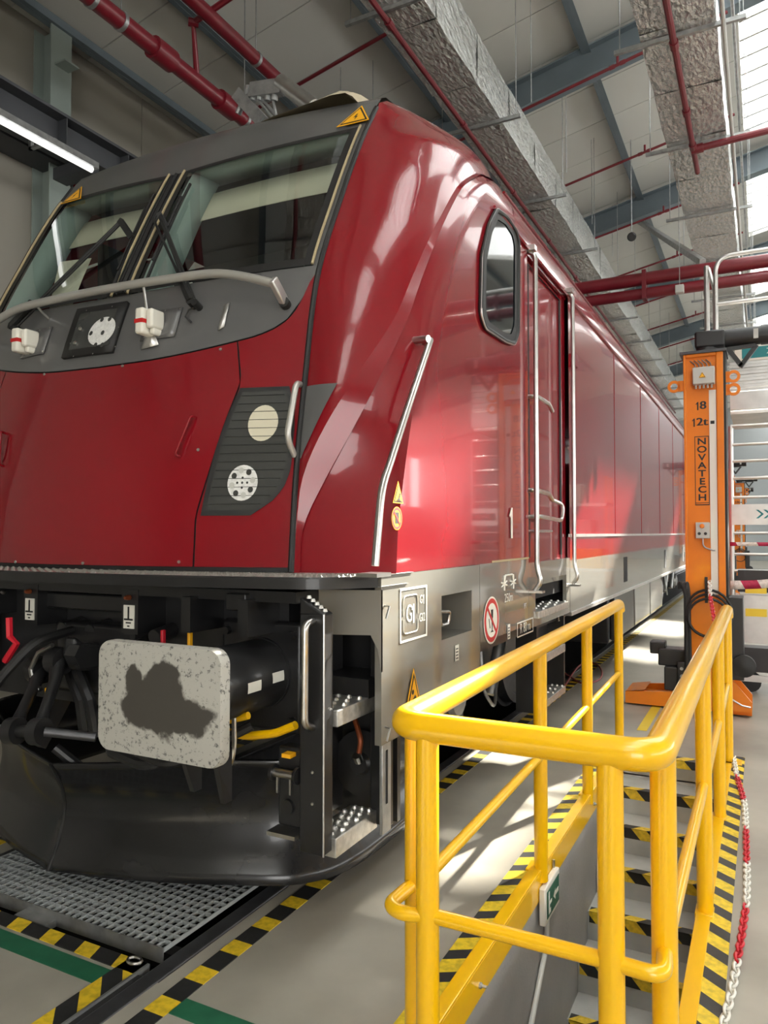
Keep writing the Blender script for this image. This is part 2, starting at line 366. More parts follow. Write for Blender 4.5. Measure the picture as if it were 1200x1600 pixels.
# floor: slabs around the two trenches
fl = MB()
xs = [XW0, TRX0, TRX1, STX0, STX1, XW1]; ys = [YW0, STY0, 2.10, STY1, YW1]
for i in range(5):
    for j in range(4):
        cx, cy = (xs[i]+xs[i+1])/2, (ys[j]+ys[j+1])/2
        if TRX0 < cx < TRX1 and cy > 2.10: continue
        if STX0 < cx < STX1 and STY0 < cy < STY1: continue
        fl.box(xs[i], xs[i+1], ys[j], ys[j+1], -0.15, 0)
floor = struct(fl.build('floor', 'floor', smooth=False))
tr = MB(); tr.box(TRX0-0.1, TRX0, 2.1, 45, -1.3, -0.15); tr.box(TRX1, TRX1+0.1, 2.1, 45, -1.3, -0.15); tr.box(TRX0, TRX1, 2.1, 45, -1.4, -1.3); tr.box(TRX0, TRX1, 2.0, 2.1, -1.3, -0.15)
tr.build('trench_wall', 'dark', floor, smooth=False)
# stair pit walls
pw = MB(); pw.box(STX0-0.12, STX0, STY0-0.1, STY1+0.2, -2.2, -0.15); pw.box(STX1, STX1+0.12, STY0-0.1, STY1+0.2, -2.2, -0.15); pw.box(STX0, STX1, STY0-0.12, STY0, -2.2, -0.15); pw.box(STX0-.1, STX1+.1, STY0-.1, STY1, -2.35, -2.2)
pw.build('pit_wall', 'pitwall', floor, smooth=False)
NST = 11; RISE, RUN = 0.172, 0.277
def nose(i): return (STY1-RUN*i, -RISE*i)   # nosing of level i (0 = floor)
for i in range(1, NST+1):
    y1, z1 = nose(i)
    st = MB().box(STX0, STX1, y1, y1+RUN+0.02, z1-RISE-0.3, z1).build('stair_step', 'step', floor, smooth=False, bevel=0.006)
    tp = MB(); tp.box(STX0+0.012, STX1-0.012, y1-0.003, y1+0.06, z1, z1+0.003); tp.box(STX0+0.012, STX1-0.012, y1-0.003, y1, z1-0.065, z1+0.003)
    tp.build('hazard_tape', 'tape_step', st, smooth=False)
tp = MB(); tp.box(STX0-0.1, STX1+0.1, STY1-0.003, STY1+0.10, 0, 0.003); tp.box(STX0, STX1, STY1-0.003, STY1, -0.055, 0.003)
tp.build('hazard_tape', 'tape_step', floor, smooth=False)
MB().box(STX0, STX1, STY1, STY1+0.2, -0.6, -0.14).build('stair_riser', 'step', floor, smooth=False)
# one torn tape end hanging off a nosing
y6, z6 = nose(7)
MB().tube([(STX0+0.21, y6-0.01, z6-0.03), (STX0+0.215, y6-0.025, z6-0.06), (STX0+0.2, y6-0.03, z6-0.1), (STX0+0.205, y6-0.02, z6-0.14)], 0.006, 6).build('loose_tape_end', 'tapeyellow', floor)
# floor tapes, lines and rails
MB().box(-1.955, -1.865, 1.2, 30, 0, 0.003).build('hazard_tape', 'tape_y', floor, smooth=False)
MB().box(-3.75, -3.66, 2.2, 30, 0, 0.003).build('hazard_tape', 'tape_y', floor, smooth=False)
MB().box(-4.2, -2.13, 2.095, 2.17, -0.09, 0.004).build('hazard_tape', 'tape_x', floor, smooth=False)
MB().box(-4.2, -2.135, 1.985, 2.075, 0, 0.003).build('green_floor_line', 'green', floor, smooth=False)
MB().box(-1.862, -1.13, 1.985, 2.075, 0, 0.003).build('green_floor_line', 'green', floor, smooth=False)
MB().add([(-2.135, 2.17, .004), (-2.235, 2.17, .004), (-2.235, 1.1, .004), (-2.135, 1.1, .004)], [(0, 1, 2, 3)]).build('hazard_tape', stripe_mat('kerb_hazard_tape_c', Y_, K_, 0.205, (1, 1, 0), 0.5), floor, smooth=False)
MB().box(-4.6, -4.52, 2.0, 30, 0, 0.003).build('yellow_floor_line', 'tapeyellow', floor, smooth=False)
MB().box(-0.98, -0.90, 6.6, 30, 0, 0.003).build('yellow_floor_line', 'tapeyellow', floor, smooth=False)
for sx, x0 in ((1, -2.10), (-1, -3.55)):
    r = MB(); r.box(x0, x0+0.075, 0.2, 44, -0.02, 0.006); r.box(x0+0.028, x0+0.047, 2.1, 44, -0.16, -0.02); r.box(x0-0.035, x0+0.11, 2.1, 44, -0.18, -0.15)
    tag(r.build('running_rail', 'railsteel', smooth=False, bevel=0.006), 'dark steel running rail beside the grating and %s' % ('the striped tape nearest the yellow railing' if sx > 0 else 'the far trench edge'), 'rail')
st = MB().box(-2.135, -2.125, 1.2, 2.16, -0.05, 0.012); st.build('flangeway_edge', 'galv', floor, smooth=False)
MB().box(-2.125, -2.1, 0.2, 2.1, 0.0, 0.002).build('flangeway_groove', 'dark', floor, smooth=False)
# steel brackets on the trench edges
# kerb angles of the stair pit
kl = MB().box(-1.055, -0.998, STY0-0.1, STY1-0.2, 0, 0.012).box(-1.011, -0.998, STY0-0.1, STY1-0.2, -0.13, 0.0)
kl = tag(kl.build('kerb_angle', 'yellow', smooth=False, bevel=0.003), 'yellow steel edge angle on the train side of the stair pit', 'kerb edge')
MB().box(-1.14, -1.055, STY0-0.1, STY1-0.2, 0, 0.004).build('hazard_tape', 'tape_kerb', kl, smooth=False)
for y in (2.75, 3.62, 4.9, 5.3): MB().lathe((-0.998, y, -0.075), (1, 0, 0), [(0.012, 0), (0.012, 0.008), (0.006, 0.012), (0.006, 0.03)], 8).build('anchor_bolt', 'galv', kl)
kr = MB().box(-0.285, -0.225, STY0-0.1, STY1+0.3, 0, 0.012).box(-0.285, -0.272, STY0-0.1, STY1, -0.13, 0.0)
kr = tag(kr.build('kerb_angle', 'yellow', smooth=False, bevel=0.003), 'yellow steel edge angle beside the red and white chain', 'kerb edge')
MB().box(-0.225, -0.145, STY0-0.1, STY1+0.3, 0, 0.004).build('hazard_tape', 'tape_kerb2', kr, smooth=False)

# ---- walls
wl = struct(MB().box(XW0-0.2, XW0, YW0, YW1, -0.1, 8.2).build('wall_left', 'wallpanel', smooth=False))
for i in range(22):                                  # sandwich panels, vertical joints
    y0 = -2+1.4*i
    MB().box(XW0-0.01, XW0+0.03, y0+0.006, y0+1.394, 0, 8.0).build('wall_panel', 'wallpanel', wl, smooth=False, bevel=0.006)
struct(MB().box(XW0, XW1, YW1, YW1+0.2, -0.1, 11).build('wall_back', mat('back_wall_panel', srgb(158, 164, 166), 0.7, noise=0.05, nscale=0.4), smooth=False))
wr = MB()
wr.box(XW1, XW1+0.2, YW0, YW1, -0.1, 3.6); wr.box(XW1, XW1+0.2, YW0, YW1, 7.2, 8.4)
for i in range(11): wr.box(XW1, XW1+0.2, YW0+6*i, YW0+6*i+0.6, 3.6, 7.2)
wr = struct(wr.build('wall_right', 'wallpanel', smooth=False))
wf = MB(); wf.box(XW0, -6.2, YW0-0.2, YW0, -0.1, 11); wf.box(10.5, XW1, YW0-0.2, YW0, -0.1, 11); wf.box(-6.2, 10.5, YW0-0.2, YW0, 6.4, 11)  # unseen doorway left open so sky light floods the hall
wf.box(-6.2, 2.6, YW0-0.2, YW0, -0.1, 6.4)
struct(wf.build('wall_front', 'wallpanel', smooth=False))
portal((6.55, YW0-0.05, 3.2), (PI/2, 0, 0), 7.9, 6.4)
for i in range(10):
    y0 = YW0+6*i+0.6
    wn = struct(MB().box(XW1+0.08, XW1+0.10, y0, min(y0+5.4, YW1), 3.6, 7.2).build('window_%d' % (i+1), 'roofglass', smooth=False))
    fr = MB()
    for k in range(6): fr.box(XW1+0.06, XW1+0.12, y0+k-0.03 if k else y0, y0+k+0.03, 3.6, 7.2)
    fr.box(XW1+0.06, XW1+0.12, y0, y0+5.4, 5.4, 5.46); fr.build('window_frame', 'alu', wn, smooth=False)
    portal((XW1+0.05, y0+2.7, 5.4), (0, PI/2, 0), 3.6, 5.4)
outside = struct(MB().box(-150, 150, -150, 150, -0.6, -0.5).build('ground_outside', 'floor', smooth=False)) if False else None

# ---- roof
RAFT = [5.7+5.6*k for k in range(-3, 8)]
ce = MB()
SKX0, SKX1, VX0, VX1 = -0.25, 3.3, 3.5, 5.4
CLEAR = [(9.5, 18.45), (20.3, 23.2), (27.7, 28.9), (30.3, 32.6)]  # added clear roof spans, spaced to place sun patches on train and floor
def slab(mb, x0, x1, y0, y1, dz0=0.0, dz1=0.15):
    p = [(x, y, roofz(x)+d) for d in (dz0, dz1) for (x, y) in ((x0, y0), (x1, y0), (x1, y1), (x0, y1))]
    return mb.add(p, [(3, 2, 1, 0), (4, 5, 6, 7), (0, 1, 5, 4), (1, 2, 6, 5), (2, 3, 7, 6), (3, 0, 4, 7)])
slab(ce, VX1, RIDGE, YW0, YW1); slab(ce, RIDGE, XW1, YW0, YW1); slab(ce, SKX1, VX0, YW0, YW1)
yy = YW0
for a, b in CLEAR+[(YW1, YW1)]:
    if a > yy: slab(ce, VX0, VX1, yy, a)
    yy = b
slab(ce, XW0, SKX0, YW0, YW1, 0.06, 0.2)
for k, y in enumerate(RAFT): slab(ce, SKX0, SKX1, y-0.55, y+0.55)
ceil = struct(ce.build('ceiling', 'ceilpanel', smooth=False))
# ceiling panels: seams run up the slope
for j in range(len(RAFT)-1):
    for k in range(5):
        y0 = RAFT[j]+1.12*k
        if y0 < 1.0 or y0 > 36: continue
        slab(MB(), XW0, SKX0, y0+0.008, y0+1.112, 0.0, 0.05).build('ceiling_panel', 'ceilpanel', ceil, smooth=False)
slab(MB(), XW0, SKX0, YW0, 1.0, 0.0, 0.05).build('ceiling_panel', 'ceilpanel', ceil, smooth=False)
# translucent sheets with glazing bars, and unseen clear panes added to let the sun in
bar_me = None
for j in range(len(RAFT)-1):
    y0, y1 = RAFT[j]+0.55, RAFT[j+1]-0.55
    slab(MB(), SKX0, SKX1, y0, y1, 0.10, 0.112).build('skylight_sheet', 'polycarb', ceil, smooth=False)
    for k in range(9):
        y = y0+(y1-y0)*(k+0.5)/9
        b = MB().bar((SKX0, y, roofz(SKX0)+0.05), (SKX1, y, roofz(SKX1)+0.05), 0.05, 0.07)
        b.build('glazing_bar', 'alu', ceil, smooth=False)
for a, b in CLEAR: slab(MB(), VX0, VX1, a, b, 0.10, 0.108).build('added_sun_pane', 'roofglass', ceil, smooth=False)
# rafters (I sections) and purlins
for y in RAFT:
    if y < 0 or y > 42: continue
    yc0 = y; y = 4.6 if y < 6 else y
    r = MB()
    for (xa, xb) in ((XW0+0.2, 3.4), (5.5, RIDGE), (RIDGE, XW1)):  # spans stop short of the added panes so rafters don't block the sun
        za, zb = roofz(xa), roofz(xb)
        r.bar((xa, y, za-0.36), (xb, y, zb-0.36), 0.014, 0.44, (0, 0, 1)); r.bar((xa, y, za-0.59), (xb, y, zb-0.59), 0.24, 0.024); r.bar((xa, y, za-0.14), (xb, y, zb-0.14), 0.24, 0.024)
    r.build('rafter', 'steelblue', ceil, smooth=False)
    y = yc0+0.45; c = MB(); c.box(XW0+0.04, XW0+0.06, y-0.15, y+0.15, 0, 7.9); c.box(XW0+0.34, XW0+0.36, y-0.15, y+0.15, 0, 7.9); c.box(XW0+0.05, XW0+0.35, y-0.012, y+0.012, 0, 7.9)
    c.build('wall_column', 'columngrey', wl, smooth=False)
    k = MB()
    for z in (6.55, 7.4): k.box(XW0+0.36, XW0+0.55, y-0.1, y+0.1, z, z+0.02)
    k.build('column_bracket', 'columngrey', wl, smooth=False)
for x in (-7.7, -6.35, -4.6, -2.35, -0.6):
    p = MB(); p.bar((x, -6, roofz(x)-0.1), (x, 42, roofz(x)-0.1), 0.07, 0.16); p.bar((x+0.05, -6, roofz(x)-0.17), (x+0.05, 42, roofz(x)-0.17), 0.1, 0.012)
    p.build('purlin', 'steelblue', ceil, smooth=False)
for x in (3.35, 5.55): MB().bar((x, -6, roofz(x)-.08), (x, 42, roofz(x)-.08), .1, .16).build('edge_beam', 'steelblue', ceil, smooth=False)
# ---- crane runway along the left wall
cx = -7.25; bt = at_x(0, 116, cx+.17).z; bb_ = at_x(0, 172, cx+.17).z
cb = MB(); cb.box(cx-0.01, cx+0.01, 0, 40, bb_, bt); cb.box(cx-0.17, cx+0.17, 0, 40, bt-.035, bt); cb.box(cx-0.17, cx+0.17, 0, 40, bb_, bb_+.03)
crane = tag(cb.build('crane_runway_beam', 'crane', smooth=False), 'dark grey steel crane runway beam along the left wall', 'crane beam')
for k in range(26): MB().box(cx+0.01, cx+0.16, 3.0+0.93*k, 3.012+0.93*k, bb_+.03, bt-.035).build('stiffener', 'crane', crane, smooth=False)
MB().box(cx-0.03, cx+0.03, 0, 40, bt, bt+.05).build('crane_rail', 'crane', crane, smooth=False)
for y in RAFT:
    if 0 < y < 40: MB().box(XW0+0.36, cx+0.17, y+.35, y+0.55, bb_-.14, bb_).build('bracket', 'crane', crane, smooth=False)
MB().box(XW0+0.05, cx-0.3, 0.5, 40, bb_+.05, bb_+.17).build('tie_beam', 'crane', crane, smooth=False)
# fluorescent strip under the runway
p0 = at_x(0, 188, -6.8); 
lt = thing('strip_light', (-6.8, 4.2, p0.z), 'lit white strip light hanging under the dark crane beam', 'lamp')
lz = p0.z
MB().box(-6.86, -6.74, 2.2, 5.95, lz+0.02, lz+0.09).build('housing', 'galv', lt, smooth=False)
MB().cyl((-6.8, 2.25, lz), (-6.8, 5.9, lz), 0.032, 10).build('tube', 'tube', lt)
for y in (2.6, 5.4): MB().box(-7.2, -6.78, y-0.02, y+0.02, lz+0.09, lz+0.12).box(-7.2, -7.16, y-0.02, y+0.02, lz+0.09, bb_+.01).build('hanger', 'galv', lt, smooth=False)
# ---- insulated ducts
def duct(xa, xb, z0, z1, label, hang):
    cx_ = (xa+xb)/2
    t = thing('ventilation_duct', (cx_, 14, z0), label, 'duct')
    ybr = [-3+1.24*k for k in range(33)]
    for k in range(len(ybr)-1):        # one foil-wrapped length after another
        y0, y1 = ybr[k]+0.004, ybr[k+1]-0.004; rows = []
        for q in range(7):
            y = lerp(y0, y1, q/6); b = 0.018*math.sin(PI*q/6)**0.5 if 0 < q < 6 else 0
            R = lambda a: a*random.uniform(0.2, 1)
            ring = []
            for (px, pz) in ((xa, z0), (cx_, z0-R(b)*2), (xb, z0), (xb+R(b), (z0+z1)/2), (xb, z1), (cx_, z1), (xa, z1), (xa-R(b), (z0+z1)/2)):
                ring.append((px+random.uniform(-.008, .008), y, pz+random.uniform(-.008, .008)))
            rows.append(ring+[ring[0]])
        MB().grid(rows).build('duct_section', 'foil', t, ang=60)
    for k in range(14):
        y = hang+2.46*k
        MB().box(xa-0.28, xb+0.28, y-0.02, y+0.02, z0-0.065, z0-0.02).build('hanger_rail', 'galv', t, smooth=False)
        r = MB()
        for x in (xa-0.22, xb+0.22): r.cyl((x, y, z0-0.06), (x, y, roofz(x)-0.05), 0.006, 5)
        r.build('hanger_rod', 'galv', t)
    return t
duct(-3.52, -2.95, 7.0, 7.62, 'silver foil wrapped duct running above the red train', 1.6)
duct(-1.12, -0.37, 7.0, 7.45, 'wide silver foil wrapped duct running over the orange lifting column', 0.9)
cd = MB().cyl((-0.30, -2, 6.93), (-0.30, 34, 6.93), 0.022, 8); cd = tag(cd.build('conduit_pipe', 'conduit'), 'thin pale conduit pipe along the edge of the wide foil duct', 'conduit')
tag(MB().cyl((-0.22, -2, 7.2), (-0.22, 34, 7.2), 0.018, 8).build('conduit_pipe', 'galv'), 'thin grey conduit pipe just right of the pale one by the wide duct', 'conduit')

# ---- red sprinkler pipes
def pipe(name, pts, r, label, joints=(), n=12, m='redpipe', clamps=(), group=None):
    t = thing(name, pts[0], label, 'pipe', group)
    MB().tube(pts, r, n).build('pipe_run', m, t)
    for (p, d) in joints:
        p, d = V(p), V(d).normalized(); MB().cyl(p-d*r*1.6, p+d*r*1.6, r*1.35, n).build('coupling', m, t)
    for (p, d) in clamps:
        p, d = V(p), V(d).normalized(); MB().cyl(p-d*0.02, p+d*0.02, r*1.12, n).build('clamp', 'galv', t)
        MB().cyl(p+V((0, 0, r)), V((p.x, p.y, roofz(p.x)-0.02)), 0.006, 5).build('hanger_rod', 'galv', t)
    return t
Yd = V((0, 1, 0))
zp = 6.6; xa = (at_z(140, 0, zp).x+at_z(395, 193, zp).x)/2
pipe('sprinkler_main', [(xa, 0, zp), (xa, 30, zp)], 0.085, 'thick dark red sprinkler main beside the left wall', [((xa, 5.6, zp), Yd), ((xa, 6.62, zp), Yd)], 16, clamps=[((xa, 4.7, zp), Yd), ((xa, 5.05, zp), Yd), ((xa, 6.95, zp), Yd), ((xa, 9.2, zp), Yd)])
zq = 7.0; xb = at_z(365, 60, zq).x
pipe('sprinkler_main', [(xb, 0, zq), (xb, 30, zq)], 0.075, 'dark red sprinkler main between the thick main and the foil duct', [((xb, 9, zq), Yd)], 16, clamps=[((xb, 6.6, zq), Yd), ((xb, 9.4, zq), Yd)])
# drop between the two mains
a_, b_, c_ = at_z(380, 0, 7.2), at_z(302, 50, 6.9), at_z(315, 118, zp)
pipe('sprinkler_branch', [(b_.x+1.7, b_.y, 7.36), (b_.x, b_.y, 7.0), (xa+0.05, c_.y, zp+0.05)], 0.032, 'dark red branch pipe elbowing from one sprinkler main to the other', [((b_.x, b_.y, 7.0), (1, 1, 0))], 10)
# run under the foil duct
z1 = 6.86; x1 = at_z(680, 135, z1).x
pipe('sprinkler_pipe', [(x1, 0, z1), (x1, 34, z1)], 0.03, 'slim dark red sprinkler pipe slung under the foil duct over the train', [((x1, 4.5+2.1*k, z1), Yd) for k in range(8)], 10)
# run under the wide duct
z2 = 6.82; x2 = at_z(1068, 150, z2).x
pipe('sprinkler_pipe', [(x2, 0, z2), (x2, 11.3, z2)], 0.035, 'dark red sprinkler pipe slung under the wide foil duct', [((x2, 8.2, z2), Yd), ((x2, 9.6, z2), Yd), ((x2, 10.5, z2), Yd)], 10)
# laterals running up the slope
for k in range(9):
    y = 8.25+2.8*k; xs_ = [-6.4, -0.35]
    pts = [(x, y, roofz(x)-0.75) for x in xs_]
    pp = pipe('sprinkler_lateral', pts, 0.024, 'slim dark red sprinkler pipe crossing the hall just under the sloping roof', [((x, y, roofz(x)-0.75), (1, 0, 0.21)) for x in (-1.9, -1.75)], 8, group='sprinkler pipes crossing under the roof')
    MB().cyl((-1.82, y, roofz(-1.82)-0.75), (-1.82, y, roofz(-1.82)-0.62), 0.02, 8).build('sprinkler_head', 'redpipe', pp)
y = 10.6
pipe('sprinkler_lateral', [(x2, y, 6.82), (6, y, 7.1)], 0.045, 'dark red branch pipe leaving the wide duct towards the skylight', [((x2+0.05, y, 6.82), (1, 0, 0.05))], 10)
# paired red beam crossing over the train
rb = thing('red_cross_beam', (-1, 12, 5.4), 'dark red double pipe crossing above the train roof to the right', 'pipe')
for dz, r in ((5.63, 0.10), (5.40, 0.085)): MB().cyl((-4.4, 12, dz), (9, 12, dz-0.0), r, 14).build('pipe_run', 'redpipe', rb)
for x in (-1.6, 1.2, 4.0): MB().box(x-0.03, x+0.03, 11.9, 12.1, 5.3, 5.75).build('clamp', 'redpipe', rb, smooth=False)
# suspended little box with cable, lamp bracket
q = at_y(1062, 452, 11.8)
jb = thing('junction_box', q, 'small pale junction box hanging on a rod by the red cross pipe', 'junction box')
MB().box(q.x-0.06, q.x+0.06, 11.75, 11.85, q.z-0.06, q.z+0.06).build('box', 'greybox', jb, bevel=0.006)
MB().cyl((q.x, 11.8, q.z+0.06), (q.x, 11.8, roofz(q.x)), 0.006, 5).build('hanger_rod', 'galv', jb)
# diagonal strut with round camera near the roof
yq_ = 12.0
while at_y(997, 345, yq_).z < roofz(at_y(997, 345, yq_).x) and yq_ < 30: yq_ += 0.05
a, b = at_y(997, 345, yq_), at_y(1098, 418, 12.0)+V((0, 0, .08))
sb = tag(MB().bar(a, b, 0.09, 0.09).build('diagonal_strut', 'galv', smooth=False), 'galvanised channel strut slanting from the roof to the platform post', 'strut')
cq = at_y(987, 370, 14.6)
cm = thing('ceiling_speaker', cq, 'small round dark speaker hanging under the roof by the slanting strut', 'speaker')
MB().lathe(cq, ray(987, 370)*-1, [(0.02, -0.08), (0.07, -0.06), (0.085, 0), (0.06, 0.02), (0.0, 0.02)], 16).build('body', 'blackplastic', cm)
MB().cyl(cq, (cq.x, cq.y, roofz(cq.x)), 0.01, 6).build('stem', 'galv', cm)
# hanging wires
for k, (u, v0, yv) in enumerate(((830, 160, 9.0), (885, 270, 11.5), (925, 350, 14.0), (957, 400, 17.0))):
    q = at_y(u, v0, yv); tag(MB().cyl(q, (q.x, yv, roofz(q.x)), 0.006, 5).build('suspension_wire', 'galv'), 'thin steel wire hanging from the roof beside the foil duct', 'wire', 'wires hanging beside the foil duct')

# =================================================================== THE LOCOMOTIVE
XC = -2.95; XS = -1.40; YEND = 20.6
loco = thing('locomotive', (XC, 2.03, 0), 'red electric locomotive with grey windscreen mask standing on the workshop track', 'locomotive')
FZ = [1.48, 1.93, 2.35, 2.87, 3.35, 3.64, 3.80, 3.92, 4.02, 4.09, 4.12]
FY = [2.44, 2.48, 2.572, 2.74, 2.966, 3.12, 3.215, 3.295, 3.37, 3.46, 3.66]
FK = [0.15, 0.15, 0.13, 0.08, 0.08, 0.08, 0.08, 0.08, 0.075, 0.07, 0.06]
def fy(s, z): return smooth_interp(FZ, FY, z) + smooth_interp(FZ, FK, z)*s*s + 0.045*s
def fr(s, z, off=0.0):
    p = V((XC+s, fy(s, z), z))
    if off:
        e = 0.01; a = V((2*e, fy(s+e, z)-fy(s-e, z), 0)); b = V((0, fy(s, z+e)-fy(s, z-e), 2*e))
        n = a.cross(b).normalized()
        if n.y > 0: n = -n
        p = p+n*off
    return p
def fpix(u, v):
    d = ray(u, v); lo, hi = 1.0, 6.0
    for _ in range(50):
        t = (lo+hi)/2; p = CP+d*t
        if p.y < fy(p.x-XC, min(max(p.z, 1.2), FZ[-1])): lo = t
        else: hi = t
    p = CP+d*lo; return (p.x-XC, p.z)
def fpatch(A, B, nu, nv, off=0.0):
    rows = []
    for j in range(nv+1):
        row = []
        for i in range(nu+1):
            a, b = A(i/nu), B(i/nu); t = j/nv
            row.append(fr(lerp(a[0], b[0], t), lerp(a[1], b[1], t), off))
        rows.append(row)
    return MB().grid(rows)
def poly_at(pts):
    # piecewise-linear curve over t in 0..1 by chord length
    L = [0]
    for a, b in zip(pts, pts[1:]): L.append(L[-1]+math.hypot(b[0]-a[0], b[1]-a[1]))
    return lambda t: (interp([l/L[-1] for l in L], [p[0] for p in pts], t), interp([l/L[-1] for l in L], [p[1] for p in pts], t))
def fdisc(s, z, rs, rz, off, n=28, rings=3):
    m = MB(); vs = [fr(s, z, off)]; fs = []
    for k in range(1, rings+1):
        for i in range(n): a = 2*PI*i/n; vs.append(fr(s+rs*k/rings*math.cos(a), z+rz*k/rings*math.sin(a), off))
    fs += [(0, 1+i, 1+(i+1) % n) for i in range(n)]
    for k in range(rings-1): fs += [(1+k*n+i, 1+(k+1)*n+i, 1+(k+1)*n+(i+1) % n, 1+k*n+(i+1) % n) for i in range(n)]
    return m.add(vs, fs)
def ftube(pts, r, off, n=8): return MB().tube([fr(s, z, off) for s, z in pts], r, n)
# lower edge of the grey mask (symmetric)
mk = sorted([(abs(s), z) for s, z in (fpix(492, 424), fpix(465, 480), fpix(430, 512), fpix(370, 533), fpix(250, 560), fpix(140, 576))])
mk = [(0.0, mk[0][1])] + [p for p in mk if p[0] > 0.12]
def zb(s): return smooth_interp([p[0] for p in mk], [p[1] for p in mk], min(abs(s), mk[-1][0]))
SEAM = 1.115
# windscreen corners from the picture (right-hand pane), mirrored for the other
WE = 1.083
WBL, WBR, WTR, WTL = fpix(222, 457), fpix(496, 414), fpix(566, 199), fpix(312, 264)
WBL = (0.055, WBL[1]); WTL = (0.055, WTL[1]); WBR = (min(WBR[0], WE), WBR[1]); WTR = (min(WTR[0], WE), WTR[1])
wz0 = lambda s: interp([WBL[0], WBR[0]], [WBL[1], WBR[1]], abs(s)); wz1 = lambda s: interp([WTL[0], WTR[0]], [WTL[1], WTR[1]], abs(s))
wl_s = lambda z: interp([WBL[1], WTL[1]], [WBL[0], WTL[0]], z)
# dark backing behind the panel joints
MB().grid([[fr(-SEAM+2*SEAM*i/24, lerp(1.5, 2.8, j/12), -0.012) for i in range(25)] for j in range(13)]).build('nose_backing', 'rubber', loco)
# red nose panels
js = [fpix(u, v) for u, v in ((371, 531), (376, 600), (352, 660), (326, 740), (306, 805), (302, 888))]
def jx(z): q = sorted(js, key=lambda p: p[1]); return interp([p[1] for p in q], [p[0] for p in q], z)
g = 0.004
def hpatch(l, r, z0, z1f, nu=14, nv=18):
    rows = []
    for j in range(nv+1):
        row = []
        for i in range(nu+1):
            # column position blended so the top follows the mask edge
            t = i/nu; st = j/nv
            zt = z1f(lerp(l(2.6), r(2.6), t)); z = lerp(z0, zt, st); s = lerp(l(z), r(z), t)
            zt = z1f(s); z = lerp(z0, zt, st)
            row.append(fr(s, z))
        rows.append(row)
    return MB().grid(rows)
Z0 = 1.52
hpatch(lambda z: -jx(z)+g, lambda z: jx(z)-g, Z0, lambda s: zb(s)-g, 24, 20).build('nose_hatch', 'red', loco)
hpatch(lambda z: jx(z)+g, lambda z: SEAM-0.006, Z0, lambda s: zb(s)-g).build('nose_corner_panel', 'red', loco)
hpatch(lambda z: -SEAM+0.006, lambda z: -jx(z)-g, Z0, lambda s: zb(s)-g).build('nose_corner_panel', 'red', loco)
# grey mask: band under the panes, pillars, header
nm = 40
mask = MB()
mask.grid([[fr(-SEAM+2*SEAM*i/nm, lerp(zb(-SEAM+2*SEAM*i/nm)+g, wz0(max(WBL[0], abs(-SEAM+2*SEAM*i/nm))), j/6)) for i in range(nm+1)] for j in range(7)])
ZT = 4.12
mask.grid([[fr(-SEAM+2*SEAM*i/nm, lerp(wz1(max(WTL[0], abs(-SEAM+2*SEAM*i/nm))), ZT, j/10)) for i in range(nm+1)] for j in range(11)])
for sg in (-1, 1):
    mask.grid([[fr(sg*lerp(WE, SEAM, i/2), lerp(wz0(WE), wz1(WE), j/16)) for i in range(3)] for j in range(17)])
mask.grid([[fr(lerp(-1, 1, i/6)*wl_s(lerp(WBL[1], WTL[1], j/12)), lerp(WBL[1], WTL[1], j/12), -0.004) for i in range(7)] for j in range(13)])
mask = mask.build('windscreen_mask', 'greymask', loco)
# panes with black border, beige gasket
for sg in (-1, 1):
    A = lambda t: (sg*lerp(WBL[0], WE, t), lerp(WBL[1], wz0(WE), t)); B = lambda t: (sg*lerp(WTL[0], WE, t), lerp(WTL[1], wz1(WE), t))
    pane = fpatch(A, B, 12, 12, 0.002).build('windscreen_pane', 'winglass', loco)
    # ceramic border
    bd = MB()
    def ins(i0, i1, j0, j1, off=0.006, nu=8, nv=8):
        rows = []
        for j in range(nv+1):
            r_ = []
            for i in range(nu+1):
                t = lerp(i0, i1, i/nu); q = lerp(j0, j1, j/nv); a, b = A(t), B(t); r_.append(fr(lerp(a[0], b[0], q), lerp(a[1], b[1], q), off))
            rows.append(r_)
        bd.grid(rows)
    ins(0, 0.035, 0, 1, nu=2); ins(0.955, 1, 0, 1, nu=2); ins(0.035, 0.955, 0, 0.05, nv=2); ins(0.035, 0.955, 0.965, 1, nv=2)
    bd.build('pane_border', 'rubber', pane)
    for t in (0.0, 1.0):
        a, b = A(t), B(t); pts = [(lerp(a[0], b[0], k/12), lerp(a[1], b[1], k/12)) for k in range(13)]
        ftube(pts, 0.007, 0.012, 6).build('gasket_strip', 'gasket', pane)
# centre post ribs
for ds in (-0.35, 0.0, 0.35):
    pts = [(ds*wl_s(z)*1.6, z) for z in [lerp(WBL[1]+0.01, WTL[1]-0.01, k/10) for k in range(11)]]
    ftube(pts, 0.010 if ds else 0.016, 0.002, 6).build('centre_post_rib', 'rubber', mask)
MB().grid([[fr(lerp(-0.92, 0.92, i/4)*wl_s(lerp(WBL[1], WTL[1], j/12)), lerp(WBL[1], WTL[1], j/12), 0.003) for i in range(5)] for j in range(13)]).build('centre_post', 'rubber', mask)
# black seal along the seam to the cheek
for sg in (-1, 1):
    pts = [(sg*(SEAM+0.002), lerp(1.5, 3.97, k/30)) for k in range(31)]
    ftube(pts, 0.014, -0.002, 8).build('corner_seal', 'rubber', loco)
